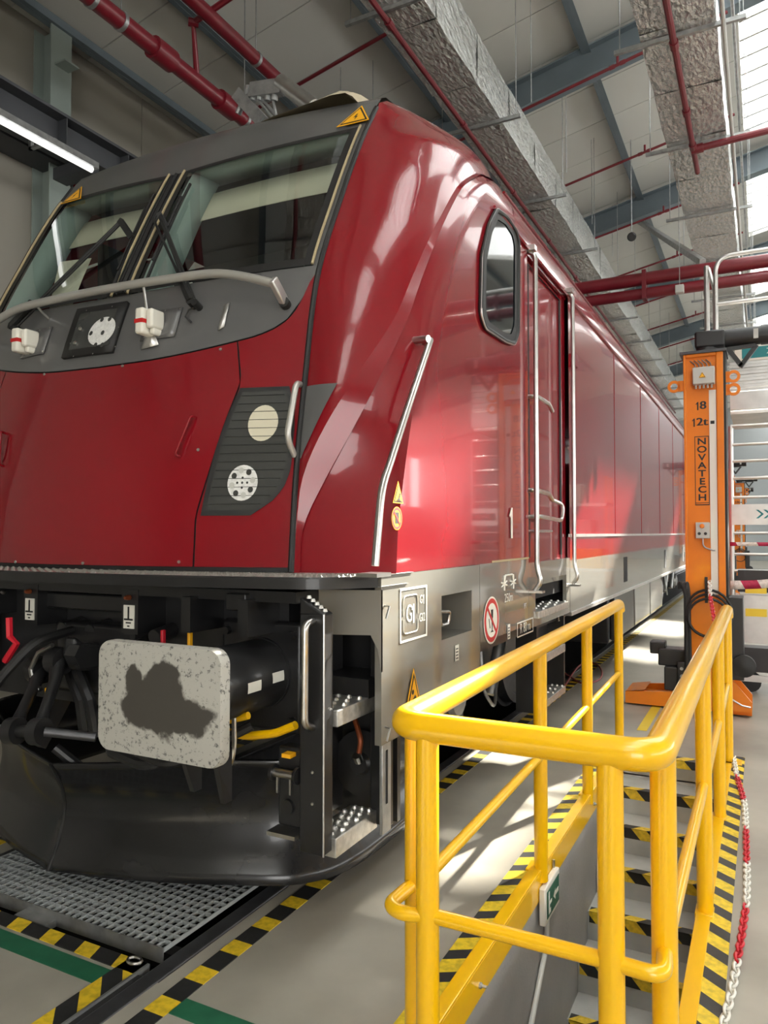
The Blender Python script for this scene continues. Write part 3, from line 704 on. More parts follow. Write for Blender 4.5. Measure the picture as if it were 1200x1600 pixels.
# ---------------- cab interior
ci = MB()
ci.box(XC-1.25, XC+1.25, 4.55, 4.6, 2.2, 3.8); ci.box(XC-1.3, XC-1.25, 3.75, 4.6, 2.2, 3.75); ci.box(XC+1.25, XC+1.3, 3.75, 4.6, 2.2, 3.75)
ci.box(XC-1.0, XC+1.0, 3.45, 4.6, 3.80, 3.85); ci.box(XC-1.25, XC+1.25, 3.0, 4.6, 2.15, 2.2)
ci.build('cab_lining', 'cabdark', loco, smooth=False)
for sg in (-1, 1):
    A = lambda t, o=0: (sg*lerp(WBL[0]+0.03, WE-.03, t), lerp(WBL[1], wz0(WE-.03), t)); B = lambda t: (sg*lerp(WTL[0]+0.03, WE-.03, t), lerp(WTL[1], wz1(WE-.03), t))
    rv = MB()
    for t in (0.02, 0.98):
        rows = []
        for j in range(11):
            q = j/10; a, b = A(t), B(t); p = fr(lerp(a[0], b[0], q), lerp(a[1], b[1], q), -0.01); rows.append([p, p+V((sg*(0.05 if t < .5 else -0.05), 0.17, 0.0))])
        rv.grid(rows)
    rows = []
    for i in range(9):
        b = B(i/8); p = fr(b[0], b[1], -0.01); rows.append([p, p+V((0, 0.17, -0.02))])
    rv.grid(rows)
    rv.build('window_reveal', 'cabgrey', loco, solid=0.004)
    bl = MB()
    rows = []
    for i in range(9):
        a, b = A(i/8), B(i/8); r_ = []
        for q in (0.97, 0.72):
            p = fr(lerp(a[0], b[0], q), lerp(a[1], b[1], q), -0.15); r_.append(p)
        rows.append(r_)
    bl.grid(rows); bl.build('sun_blind', 'cabcream', loco, solid=0.004)
MB().prism([(XC-1.2, 2.95, 2.25), (XC-1.2, 2.95, 2.72), (XC-1.2, 3.15, 2.8), (XC-1.2, 3.6, 2.74), (XC-1.2, 3.6, 2.25)], (2.4, 0, 0)).build('driver_desk', 'cabdark', loco, smooth=False)
MB().box(XC-0.75, XC-0.25, 4.1, 4.2, 2.6, 3.45).box(XC-0.75, XC-0.25, 3.75, 4.2, 2.55, 2.68).build('driver_seat', 'cabdark', loco, bevel=0.04)
# notice sheet behind the left pane, round fan behind the right pane
a, b, c, d = [fpix(*q) for q in ((75, 490), (110, 482), (142, 402), (92, 408))]
MB().grid([[fr(lerp(lerp(a[0], b[0], i/4), lerp(d[0], c[0], i/4), j/6), lerp(lerp(a[1], b[1], i/4), lerp(d[1], c[1], i/4), j/6), -0.006) for i in range(5)] for j in range(7)]).build('notice_sheet', 'paper', loco)
fs_, fz_ = fpix(268, 430)
p = fr(fs_, fz_, -0.10)
fan = MB().lathe(p, (0.2, -1, 0.1), [(0.02, -0.05), (0.055, -0.03), (0.06, 0.0), (0.05, 0.015), (0.0, 0.016)], 20).build('cab_fan', 'white', loco)
MB().lathe(p+V((-0.01, -0.02, 0.01)), (0.2, -1, 0.1), [(0.025, 0), (0.02, 0.012), (0, 0.014)], 12).build('fan_hub', 'blackplastic', fan)
# ---------------- headlights (right visible, left mirrored)
hl_l = [fpix(u, v) for u, v in ((376, 607), (358, 645), (338, 700), (323, 760), (314, 806))]
hl_r = [fpix(u, v) for u, v in ((452, 601), (461, 640), (461, 695), (456, 730), (446, 758), (430, 780), (405, 797), (392, 803))]
def hedge(P, z): q = sorted(P, key=lambda p: p[1]); return interp([p[1] for p in q], [p[0] for p in q], z)
hz0, hz1 = hl_l[-1][1], hl_l[0][1]
def hpoly(sg, inset, off, name, m, parent):
    rows = []
    for j in range(19):
        z = lerp(hz0+inset, hz1-inset, j/18); a, b = hedge(hl_l, z)+inset*1.1, hedge(hl_r, z)-inset*0.9
        # rounded bottom right
        rows.append([fr(sg*min(lerp(a, b, i/8), SEAM-.02), z, off) for i in range(9)])
    return MB().grid(rows).build(name, m, parent)
ls1, lz1 = fpix(412, 662); ls2, lz2 = fpix(380, 755)
for sg in (1, -1):
    hb = hpoly(sg, 0.0, 0.005, 'headlight', 'rubber', loco)
    hpoly(sg, 0.022, 0.008, 'headlight_glass', 'lampglass', hb)
    fdisc(sg*ls1, lz1, 0.067, 0.083, 0.010).build('main_beam_lens', 'lampcream', hb)
    fdisc(sg*ls2, lz2, 0.067, 0.080, 0.010).build('led_plate', 'led', hb)
    for k in range(8):
        a = 2*PI*k/8+0.2; fdisc(sg*ls2+0.046*math.cos(a), lz2+0.056*math.sin(a), 0.012, 0.014, 0.013, 10, 1).build('led', 'lampglass' if k % 2 else 'greybox', hb)
    for k in range(5):
        a = 2*PI*k/4; r_ = 0.022 if k < 4 else 0; fdisc(sg*ls2+r_*math.cos(a), lz2+r_*math.sin(a), 0.005, 0.006, 0.013, 8, 1).build('led', 'decalblack', hb)
    for k in range(14):
        z = lerp(hz0+0.05, hz1-0.04, k/13); a, b = hedge(hl_l, z)+0.03, hedge(hl_r, z)-0.03
        MB().tube([fr(sg*min(lerp(a, b, q/6), SEAM-.03), z, 0.0105) for q in range(7)], 0.0012, 4).build('heating_wire', 'rubber', hb)
    # grab handle at the seam
    pp = [fpix(467, 601), fpix(458, 612), fpix(455, 640), fpix(455, 680), fpix(459, 700), fpix(468, 712)]
    zt, zl = pp[0][1], pp[-1][1]
    h = MB().tube(round_path([fr(sg*(SEAM-.015), zt, 0), fr(sg*(SEAM-.015), zt-0.02, 0.07), fr(sg*(SEAM-.03), zl+0.06, 0.075), fr(sg*(SEAM-.01), zl, 0)], 0.05), 0.014, 12)
    h.build('corner_handle', 'railalu', loco)
# recessed red handle on the hatch + bolts
hs, hzz = fpix(292, 683)
for sg in (1, -1):
    MB().tube(round_path([fr(sg*(hs+0.03), hzz+0.09, 0), fr(sg*(hs+0.02), hzz+0.09, 0.03), fr(sg*(hs-0.03), hzz-0.09, 0.03), fr(sg*(hs-0.02), hzz-0.09, 0)], 0.025), 0.007, 8).build('hatch_handle', 'red', loco)
    fdisc(sg*hs, hzz, 0.022, 0.07, 0.004, 16, 1).build('handle_recess', 'red', loco)
for u, v in ((310, 703), (280, 878), (345, 546), (192, 572), (70, 585), (25, 878), (130, 880)):
    s_, z_ = fpix(u, v); n_ = fr(s_, z_, 0.01)-fr(s_, z_, 0); MB().lathe(fr(s_, z_, 0.002), n_, [(0.008, 0), (0.007, 0.004), (0, 0.005)], 10).build('hatch_bolt', 'steel', loco)
# ---------------- mask fittings: front handrail, headlamp, white covers, wipers
hr = [fpix(u, v) for u, v in ((440, 455), (400, 447), (330, 447), (250, 459), (150, 478), (0, 503))]
hpts = []
zc = fpix(160, 476)[1]
ss = sorted(set([abs(p[0]) for p in hr]))
s_end, z_end = fpix(445, 470)
prof = [(0.0, zc), (0.35, zc+0.0), (0.62, zc-0.002), (0.78, zc-0.03), (s_end-0.02, zc-0.085)]
full = [(-s, z) for s, z in prof[:0:-1]]+prof
cv = [fr(smooth_interp([k for k in range(len(full))], [q[0] for q in full], t/4), smooth_interp([k for k in range(len(full))], [q[1] for q in full], t/4), 0.10) for t in range(4*(len(full)-1)+1)]
hb = MB().tube(cv, 0.021, 12).build('front_handrail', 'railalu', loco)
for sg in (-1, 1):
    s0 = sg*(s_end-0.02); z0 = zc-0.085
    MB().bar(fr(s0, z0+0.012, 0.115), fr(s0+sg*0.03, z0-0.05, 0.0), 0.03, 0.05).build('handrail_foot', 'alu', hb, bevel=0.006)
    f2 = MB().cyl(fr(sg*(s_end+0.01), z0-0.05, -0.005), fr(sg*(s_end+0.01), z0-0.05, 0.03), 0.026, 14).build('handrail_boot', 'rubber', hb)
for u in (80, 235):
    s_, z_ = fpix(u, 488); MB().cyl(fr(s_, z_-0.04, 0), fr(s_, zc, 0.10), 0.007, 8).build('handrail_stay', 'steel', hb)
# centre headlamp
q4 = [fpix(u, v) for u, v in ((100, 562), (178, 552), (203, 474), (125, 486))]
cx_, cz_ = sum(p[0] for p in q4)/4, sum(p[1] for p in q4)/4
def quadf(Q, k, off, n=4):
    c = (sum(p[0] for p in Q)/4, sum(p[1] for p in Q)/4); P = [(c[0]+(p[0]-c[0])*k, c[1]+(p[1]-c[1])*k) for p in Q]
    return MB().grid([[fr(lerp(lerp(P[0][0], P[1][0], i/n), lerp(P[3][0], P[2][0], i/n), j/n), lerp(lerp(P[0][1], P[1][1], i/n), lerp(P[3][1], P[2][1], i/n), j/n), off) for i in range(n+1)] for j in range(n+1)])
ch = quadf(q4, 1.0, 0.010).build('centre_headlamp', 'rubber', loco, solid=0.02)
quadf(q4, 0.74, 0.0225).build('headlamp_glass', 'lampglass', ch)
s_, z_ = fpix(164, 521); fdisc(s_, z_, 0.088, 0.078, 0.024).build('led_plate', 'led', ch)
for i, (u, v) in enumerate(((155, 505), (165, 504), (177, 503), (148, 525), (166, 524), (155, 543), (165, 543), (174, 540))):
    s_, z_ = fpix(u, v); fdisc(s_, z_, 0.012, 0.013, 0.026, 10, 1).build('led', 'lampglass', ch)
for u, v in ((132, 518), (124, 540)):
    s_, z_ = fpix(u, v); MB().lathe(fr(s_, z_, 0.024), fr(s_, z_, 0.1)-fr(s_, z_, 0), [(0.011, 0), (0.011, 0.008), (0.005, 0.010), (0, 0.011)], 10).build('bulb', 'steel', ch)
for u, v in ((115, 540), (120, 560), (180, 483), (140, 489), (190, 515), (150, 556), (185, 545)):
    s_, z_ = fpix(u, v); fdisc(s_, z_, 0.004, 0.004, 0.0225, 8, 1).build('lamp_screw', 'steel', ch)
# white socket covers with red stripe
for (u, v) in ((246, 507), (53, 536)):
    s_, z_ = fpix(u, v); c = fr(s_, z_, 0)
    plate = quadf([(s_-0.075, z_-0.085), (s_+0.125, z_-0.08), (s_+0.13, z_+0.075), (s_-0.07, z_+0.075)], 1, 0.006).build('socket_plate', 'greymask', loco, solid=0.006)
    for k in range(6): fdisc(s_-0.06+0.17*(k % 3)/2+0.01, z_-0.07+0.135*(k//3), 0.005, 0.005, 0.011, 8, 1).build('plate_screw', 'steel', plate)
    cvr = MB(); y0 = c.y
    cvr.box(c.x-0.042, c.x+0.010, y0-0.11, y0-0.01, c.z-0.068, c.z+0.06)
    cv_ = cvr.build('socket_cover', 'white', loco, bevel=0.012)
    MB().box(c.x-0.0425, c.x+0.0105, y0-0.1105, y0-0.06, c.z-0.016, c.z+0.004).build('red_stripe', 'decalred', cv_, smooth=False)
    MB().box(c.x+0.010, c.x+0.05, y0-0.09, y0-0.0, c.z-0.04, c.z+0.055).build('cover_hinge', 'white', cv_, bevel=0.012)
    MB().box(c.x+0.016, c.x+0.045, y0-0.07, y0+0.01, c.z-0.068, c.z-0.036).build('cover_latch', 'white', cv_, bevel=0.008)
# clear plastic wedges
for Q in (((222, 548), (250, 540), (236, 505), (238, 505)), ((342, 518), (352, 512), (360, 475), (352, 478))):
    quadf([fpix(*p) for p in Q], 1, 0.01, 2).build('clear_deflector', 'alu', loco, solid=0.004)
# wipers
def wiper(base, elbow, tip0, tip1, name='wiper'):
    b = fpix(*base); e = fpix(*elbow); t0, t1 = fpix(*tip0), fpix(*tip1)
    w_ = MB().tube([fr(*b, 0.03), fr(*e, 0.075)], 0.009, 8).build(name, 'rubber', loco)
    b2 = (b[0]+0.03, b[1]-0.015); MB().tube([fr(*b2, 0.03), fr(e[0]+0.015, e[1]-0.01, 0.075)], 0.007, 8).build('wiper_link', 'rubber', w_)
    MB().tube([fr(lerp(t0[0], t1[0], k/6), lerp(t0[1], t1[1], k/6), 0.018) for k in range(7)], 0.009, 6).build('wiper_blade', 'rubber', w_)
    MB().tube([fr(lerp(t0[0], t1[0], k/6), lerp(t0[1], t1[1], k/6), 0.032) for k in range(1, 6)], 0.006, 6).build('blade_carrier', 'rubber', w_)
    MB().bar(fr(*e, 0.08), fr(lerp(t0[0], t1[0], .5), lerp(t0[1], t1[1], .5), 0.03), 0.025, 0.03).build('blade_clip', 'rubber', w_)
    MB().cyl(fr(*b, -0.01), fr(*b, 0.05), 0.022, 12).build('wiper_spindle', 'rubber', w_)
    MB().cyl(fr(*b2, -0.01), fr(*b2, 0.05), 0.018, 12).build('wiper_spindle', 'rubber', w_)
    MB().tube([fr(*b, 0.04), fr(lerp(b[0], e[0], .22), lerp(b[1], e[1], .22), 0.05)], 0.02, 8).build('wiper_boot', 'rubber', w_)
    return w_
wiper((28, 515), (203, 362), (180, 455), (244, 308))
wiper((305, 478), (262, 352), (233, 440), (300, 292))
MB().tube([fr(*fpix(300, 470), 0.03), fr(*fpix(250, 355), 0.06)], 0.007, 8).build('wiper_link', 'rubber', loco)
MB().tube([fr(*fpix(u, v), o) for u, v, o in ((310, 480, .01), (300, 490, .03), (295, 500, .03), (300, 505, .005))], 0.005, 6).build('washer_hose', 'rubber', loco)
# ---------------- cheek, cab side, roof cove
SEC = [(1.55, 1.5), (1.55, 3.0), (1.55, 3.45), (1.548, 3.62), (1.535, 3.76), (1.49, 3.86), (1.42, 3.95), (1.33, 4.02), (1.2, 4.085), (1.1, 4.115), (0.6, 4.13), (0, 4.15)]
def secx(z): return XC+interp([q[1] for q in SEC], [q[0] for q in SEC], z)
def sp_(z): return (XC+SEAM+0.012, fy(SEAM, z)+0.006, z)
CR1 = lambda z: interp([1.5, 1.9, 2.3, 3.7, 3.95], [0.0, 0.004, 0.010, 0.010, 0.0], z)
ROWS = []    # seam, upper crease, lower crease, foot on the side wall
for z_, k1, k2, ty in ((1.497, (-1.828, 2.69), (-1.80, 2.70), 2.84), (1.70, (-1.82, 2.705), (-1.79, 2.715), 2.86), (1.90, (-1.80, 2.71), (-1.715, 2.765), 2.91),
        (2.10, (-1.73, 2.745), (-1.615, 2.81), 2.97), (2.33, (-1.62, 2.82), (-1.515, 2.875), 3.05), (2.64, (-1.50, 2.996), (-1.44, 3.03), 3.17),
        (2.87, (-1.47, 3.13), (-1.425, 3.16), 3.30), (3.09, (-1.455, 3.28), (-1.42, 3.31), 3.42), (3.34, (-1.45, 3.49), (-1.42, 3.51), 3.62), (3.55, (-1.45, 3.69), (-1.42, 3.71), 3.82),
        (3.70, (-1.455, 3.91), (-1.425, 3.93), 4.03), (3.78, (-1.468, 4.06), (-1.438, 4.08), 4.18), (3.86, (-1.49, 4.32), (-1.465, 4.34), 4.42), (3.95, (-1.535, 4.52), (-1.53, 4.53), 4.60)):
    ROWS.append(((XC+SEAM+0.012, fy(SEAM, z_)+0.006, z_), (k1[0]+CR1(z_), k1[1]-CR1(z_)*.5, z_), (k2[0], k2[1], z_), (secx(z_), ty, z_)))
ROWS.append(((XC+SEAM+.012, fy(SEAM, 4.04)+.006, 4.04), (-1.625, 4.60, 4.02), (-1.62, 4.61, 4.02), (-1.62, 4.65, 4.02)))
ROWS.append(((XC+SEAM+.012, fy(SEAM, 4.12)+.006, 4.12), (-1.76, 4.62, 4.09), (-1.755, 4.63, 4.075), (-1.75, 4.66, 4.075)))
def cheek_pt(R, t):
    S, K = V(R[0]), V(R[1]); p = S.lerp(K, t)
    z = p.z; bulge = interp([1.5, 2.1, 2.6, 3.3, 3.9, 4.1], [0.0, 0.004, 0.05, 0.085, 0.13, 0.06], z)
    d = (K-S); n = V((d.y, -d.x, 0)).normalized()
    return p + n*(bulge*4*t*(1-t)) + V((0, 0, bulge*0.25*4*t*(1-t) if z > 3.7 else 0))
def row_at(z):
    zs = [R[0][2] for R in ROWS]
    out = []
    for c in range(4): out.append(tuple(smooth_interp(zs, [R[c][k] for R in ROWS], z) for k in range(3)))
    return out
NZ = 44
def mirror(o_rows, dy=0.0): return [[V((2*XC-p[0], p[1]-dy*(1-i/(len(r)-1)), p[2])) for i, p in enumerate(r)] for r in o_rows]
crows = [[cheek_pt(row_at(lerp(1.497, ROWS[-1][0][2], j/NZ)), i/14) for i in range(15)] for j in range(NZ+1)]
MB().grid(crows).build('cab_cheek', 'red', loco, ang=60)
MB().grid(mirror(crows, 0.1)).build('cab_cheek', 'red', loco, ang=60)
brow = []
for j in range(NZ+1):
    R = row_at(lerp(1.497, ROWS[-1][0][2], j/NZ)); brow.append([V(R[1]).lerp(V(R[2]), i/2) for i in range(3)])
MB().grid(brow).build('cheek_ridge', 'red', loco, ang=60)
# grey wedge on the cheek next to the handle
gw = []
for j in range(9):
    z = lerp(2.0, 2.33, j/8); R = row_at(z); tm = (0.008+0.15*j/8)/(V(R[1])-V(R[0])).length
    gw.append([cheek_pt(R, lerp(0.0, tm, i/4))+V((0.004, -0.006, 0)) for i in range(5)])
MB().grid(gw).build('grey_wedge', 'greymask', loco)
# side of the cab between the crease and the door
YD0, YD1 = 4.84, 6.02
side = []
for j in range(NZ+1):
    R = row_at(lerp(1.497, ROWS[-1][0][2], j/NZ)); K, T = V(R[2]), V(R[3]); K = K+V((-0.012, 0.008, 0))
    side.append([K, K.lerp(T, 0.5), T]+[V((T.x, lerp(T.y, YD0, i/10), T.z)) for i in range(1, 11)])
MB().grid(side).build('cab_side', 'red', loco, ang=50)
MB().grid(mirror(side)).build('cab_side', 'red', loco, ang=50)
# roof behind the header, over the cab and body
rf = []
for (s, z) in [(q[0], q[1]) for q in SEC if q[1] >= 4.0]: rf.append([(XC+s, 4.63 if s > 1.15 else 3.86, z), (XC+s, YEND, z)])
rf2 = rf + [[(2*XC-p[0], p[1], p[2]) for p in r] for r in rf[::-1][1:]]
roof = MB().grid(rf2).build('roof', 'greymask', loco)
MB().grid([[fr(-SEAM+2*SEAM*i/20, FZ[-1], 0)+V((0, 0.15*j/3, 0.008*j/3)) for i in range(21)] for j in range(4)]).build('roof_front', 'greymask', loco)
# ---------------- warning triangles on the mask
def tri_sign(P, nrm, m_parent, size=None):
    c = (P[0]+P[1]+P[2])/3; nrm = V(nrm).normalized()
    def t(k, off): return [c+(p-c)*k+nrm*off for p in P]
    s0 = MB().prism(t(1.0, 0.003), nrm*0.002).build('warning_sign', 'decalyellow', m_parent, smooth=False)
    MB().prism(t(0.86, 0.0052), nrm*0.0006).build('sign_border', 'decalblack', s0, smooth=False)
    MB().prism(t(0.70, 0.0062), nrm*0.0006).build('sign_field', 'decalyellow', s0, smooth=False)
    return s0, c, nrm
def bolt_mark(c, nrm, up, right, h, parent, off=0.0075):
    pts = [(0.12, 0.5), (-0.22, -0.05), (0.0, -0.02), (-0.14, -0.5), (0.22, 0.08), (0.0, 0.06), (0.24, 0.5)]
    c = c+nrm*off
    n = len(pts); MB().prism([c+right*(x*h)+up*(y*h) for x, y in pts], nrm*0.0006).build('flash_mark', 'decalblack', parent, smooth=False)
for tri in (((526, 200), (577, 188), (566, 166)), ((95, 320), (127, 311), (129, 292))):
    s0, z0 = fpix(*tri[0]); s1, z1 = fpix(*tri[1]); sm = (s0+s1)/2; zm = min((z0+z1)/2+.05, 3.93)
    O_ = fr(sm, zm, 0.012); nn = fr(sm, zm, 1.0)-fr(sm, zm, 0)
    P = []
    for u, v in tri:
        d_ = ray(u, v); P.append(CP+d_*((O_-CP).dot(nn)/d_.dot(nn)))
    n_ = (P[1]-P[0]).cross(P[2]-P[0]).normalized(); n_ = -n_ if n_.y > 0 else n_
    sgn, c, n_ = tri_sign(P, n_, loco); rt = (P[1]-P[0]).normalized(); up = n_.cross(rt); up = -up if up.z < 0 else up
    bolt_mark(c, n_, up, rt, 0.055, sgn)
# ---------------- roof gear: pantograph, cover
def roof_gear():
    yq = 5.3
    A = lambda u, v: at_y(u, v, yq)
    pg = MB().tube([A(372, 178), A(384, 150), A(420, 148)], 0.03, 8).build('pantograph', 'galv', loco)
    MB().cyl(A(438, 128), A(490, 168), 0.07, 16).build('cylinder', 'steel', pg)
    MB().bar(A(372, 148), A(412, 192), 0.09, 0.11).build('arm', 'galv', pg)
    MB().bar(A(393, 143), A(442, 136), 0.08, 0.13).build('arm', 'galv', pg)
    for u in (385, 395, 405, 418, 428): MB().cyl(A(u, 158), A(u+3, 135), 0.032, 10).build('insulator_disc', 'galv', pg)
    for (u0, v0, u1, v1) in ((398, 150, 430, 188), (405, 150, 437, 186), (425, 150, 432, 182), (380, 150, 412, 188)): MB().cyl(A(u0, v0), A(u1, v1), 0.014, 8).build('rod', 'galv', pg)
    MB().box(A(372, 0).x-0.1, A(490, 0).x+.3, yq-0.3, yq+0.5, 4.0, 4.12).build('base_frame', 'crane', pg, smooth=False)
roof_gear()
cx0, cx1 = at_y(432, 185, 3.6).x, at_y(572, 158, 3.6).x
dm = []
for j in range(9):
    y = 3.44+0.09*j; hgt = 0.20*math.sin(PI*min(1, (j+0.3)/8.6))**0.7
    dm.append([(lerp(cx0, cx1, i/14), y, 4.05+max(0, hgt*interp([0, .1, .78, .93, 1], [0.3, .55, 1.0, .7, 0], i/14))) for i in range(15)])
MB().grid(dm).build('roof_cover', 'cream', loco, ang=70)
# ---------------- side window
def sx_(u, v, x=XS): p = at_x(u, v, x); return (p.y, p.z)
wo = [sx_(u, v, XS+0.012) for u, v in ((764, 352), (776, 328), (792, 340), (806, 362), (810, 380), (809, 520), (803, 537), (790, 533), (758, 512), (751, 490), (753, 400))]
def side_poly(P, x, name, m, parent, thick=0.006):
    return MB().prism([(x, y, z) for y, z in P], (thick, 0, 0)).build(name, m, parent, smooth=False)
def loop_path(P, x, r=0.03): 
    n = len(P); out = []
    for i in range(n):
        a, b, c = V((x, *P[i-1])), V((x, *P[i])), V((x, *P[(i+1) % n])); d1, d2 = a-b, c-b; k = min(r, d1.length*.45, d2.length*.45)
        p, q = b+d1.normalized()*k, b+d2.normalized()*k
        for t in (0, .33, .66, 1): out.append(p*(1-t)**2+b*2*t*(1-t)+q*t*t)
    return out
lp = loop_path(wo, XS+0.012)
wn = MB().tube(lp, 0.015, 8, closed=True).build('side_window_frame', 'rubber', loco)
c0 = sum((V(p) for p in lp), V())/len(lp)
MB().add([c0+V((-.004, 0, 0))]+[p+V((-.004, 0, 0)) for p in lp], [(0, 1+i, 1+(i+1) % len(lp)) for i in range(len(lp))]).build('side_window_pane', 'sideglass', wn, smooth=False)
MB().tube([p+(c0-p)*-0.02+V((0.006, 0, 0)) for p in lp], 0.006, 6, closed=True).build('window_trim', 'alu', wn)
inn = [V((p.x+.001, lerp(c0.y, p.y, .78), lerp(c0.z, p.z, .87))) for p in lp]
MB().grid([[V((p.x+.001, p.y, p.z)) for p in lp+lp[:1]], inn+inn[:1]]).build('pane_border', 'rubber', wn)
# ---------------- door bay
ZE = 3.62
door = MB().box(XS-0.06, XS-0.045, YD0+0.12, YD1-0.12, 1.45, ZE-0.05).build('cab_door', 'bodyred', loco, smooth=False)
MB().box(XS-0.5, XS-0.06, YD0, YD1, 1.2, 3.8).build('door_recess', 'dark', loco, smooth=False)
for y0, y1 in ((YD0, YD0+0.12), (YD1-0.12, YD1)):
    MB().box(XS-0.08, XS-0.03, y0, y1, 1.3, ZE+0.1).build('door_pillar', 'red', loco, smooth=False, bevel=0.01)
MB().box(XS-0.08, XS-0.02, YD0, YD1, ZE-0.04, ZE+0.12).build('door_head', 'red', loco, smooth=False)
MB().box(XS-0.08, XS-0.03, YD0, YD1, 1.30, 1.47).build('door_sill', 'skirt', loco, smooth=False)
MB().tube([(XS-0.04, YD0+0.14, 1.5), (XS-0.04, YD0+0.14, ZE-0.08), (XS-0.04, YD1-0.14, ZE-0.08), (XS-0.04, YD1-0.14, 1.5)], 0.012, 6).build('door_seal', 'rubber', door)
# handrails flanking the door
for (u0, v0, u1, v1, yy_) in ((820, 372, 829, 918, YD0+0.04), (890, 452, 892, 908, YD1-0.04)):
    zt, zb_ = at_x(u0, v0, XS+0.04).z, at_x(u1, v1, XS+0.04).z
    h = MB().tube(round_path([(XS-0.02, yy_, zt), (XS+0.045, yy_, zt-0.03), (XS+0.045, yy_, zb_+0.12), (XS+0.075, yy_, zb_+0.03), (XS+0.03, yy_, zb_-0.03)], 0.05), 0.017, 12).build('door_handrail', 'steel', loco)
    MB().box(XS-0.03, XS+0.05, yy_-0.03, yy_+0.03, zt-0.005, zt+0.03).build('handrail_bracket', 'steel', h, smooth=False)
    MB().box(XS-0.0, XS+0.09, yy_-0.035, yy_+0.035, zb_-0.045, zb_-0.03).build('handrail_bracket', 'steel', h, smooth=False)
# door handles
for (v, dv) in ((625, 0), (768, 0)):
    p = at_x(846, v, XS+0.02)
    hd = MB().tube(round_path([(XS-0.05, p.y-0.16, p.z), (XS+0.03, p.y-0.16, p.z), (XS+0.04, p.y+0.12, p.z-0.01), (XS+0.04, p.y+0.22, p.z-0.05)], 0.04), 0.016, 10).build('door_handle', 'steel', door)
    MB().box(XS-0.046, XS-0.035, p.y-0.22, p.y-0.12, p.z-0.15, p.z+0.12).build('handle_plate', 'steel', hd, bevel=0.004)
p = at_x(850, 808, XS+0.02)
MB().tube(round_path([(XS-0.05, p.y-0.25, p.z), (XS+0.05, p.y-0.2, p.z), (XS+0.06, p.y+0.35, p.z-0.02), (XS+0.06, p.y+0.4, p.z+0.10), (XS-0.0, p.y+0.25, p.z+0.14)], 0.05), 0.014, 10).build('lever_handle', 'steel', door)
p = at_x(850, 830, XS+0.02); MB().tube(round_path([(XS-0.05, p.y-0.2, p.z), (XS+0.03, p.y-0.2, p.z), (XS+0.03, p.y+0.2, p.z), (XS-0.05, p.y+0.2, p.z)], 0.03), 0.010, 8).build('grab_bar', 'steel', door)
# ---------------- body side behind the door
ZT_ = 1.65
secb = [(XS, 1.02), (XS, 1.45)]
rows = []
for (s, z) in [q for q in SEC if q[1] >= 3.0 and q[1] <= 4.08]: rows.append([(XC+s, lerp(YD1, YEND, i/12), z) for i in range(13)])
rows = [[(XS, lerp(YD1, YEND, i/12), ZT_) for i in range(13)]] + rows
cov = rows
MB().grid([r for r in cov]).build('body_side', 'bodyred', loco, ang=30)
MB().grid([[(2*XC-p[0], p[1], p[2]) for p in r] for r in cov]).build('body_side', 'bodyred', loco, ang=30)
MB().grid([[(XC+s, y, z) for y in (YD0-0.25, YD1)] for s, z in SEC if 3.6 <= z <= 4.08]).build('roof_cove', 'red', loco, ang=60)
MB().box(XS-0.02, XS+0.002, YD1, YEND, 1.45, ZT_-0.012).build('lower_red_band', 'bodyred', loco, smooth=False)
MB().box(XS-0.02, XS+0.002, YD1, YEND, 1.03, 1.45).build('body_skirt', 'bodygrey', loco, smooth=False)
MB().box(XS-0.01, XS+0.014, YD1, YEND, ZT_-0.012, ZT_+0.012).build('waist_rail', 'alu', loco, smooth=False)
MB().box(XS-0.04, XS+0.012, YD1, YEND, 1.0, 1.03).build('skirt_edge', 'alu', loco, smooth=False)
MB().tube([(XS+0.006, YD0-0.7, 3.60), (XS+0.006, YEND, 3.60)], 0.012, 6).build('rain_gutter', 'red', loco)
MB().tube([(XC+1.50, 4.5, 3.85), (XC+1.50, YEND, 3.85)], 0.01, 6).build('roof_seam', 'red', loco)
MB().box(2*XC-XS-0.002, 2*XC-XS+0.02, 4.8, YEND, 1.0, ZT_).build('body_skirt', 'bodygrey', loco, smooth=False)
for k in range(7):   # panel joints of the machine-room side
    y = 8.1+1.9*k; MB().box(XS-0.0, XS+0.004, y-0.004, y+0.004, ZT_, 3.58).build('panel_joint', 'red', loco, smooth=False)
for y in (8.6, 12.4, 15.3, 17.2): MB().box(XS+0.001, XS+0.006, y, y+0.22, 1.12, 1.40).build('skirt_flap', 'dark', loco, smooth=False)
MB().box(XS+0.0, XS+0.035, 6.12, 6.22, 3.05, 3.16).build('side_marker', 'redpipe', loco, bevel=0.008)
MB().box(2*XC-XS, XS, YEND-0.05, YEND, 1.0, 3.6).build('rear_wall', 'red', loco, smooth=False)
# ---------------- platform over the buffers
def plat(s): # front edge y
    a = abs(s); return 2.24+0.10*a*a if a < 1.30 else 2.24+0.10*1.3**2+((a-1.30)/0.26)**2*0.24
pl_top = []
sv = [-1.56+3.12*i/44 for i in range(45)]
rows_t = [[(XC+s, plat(s), 1.50) for s in sv], [(XC+s, 2.9, 1.50) for s in sv]]
pf = MB()
pf.grid([[(XC+s, plat(s), z) for s in sv] for z in (1.45, 1.49)])
pf.grid([[(XC+s, plat(s)+d, z) for s in sv] for d, z in ((0, 1.49), (0.004, 1.497))])
pf.grid([[(XC+s, y, 1.435) for s in sv] for y in (0,)][0:0] or [[(XC+s, plat(s), 1.45) for s in sv], [(XC+s, 2.95, 1.45) for s in sv]])
pf = pf.build('front_platform', 'black', loco, ang=50)
MB().grid([[(XC+s, plat(s)+0.004, 1.497) for s in sv], [(XC+s, 3.0, 1.497) for s in sv]]).build('tread_plate', 'tread', pf)
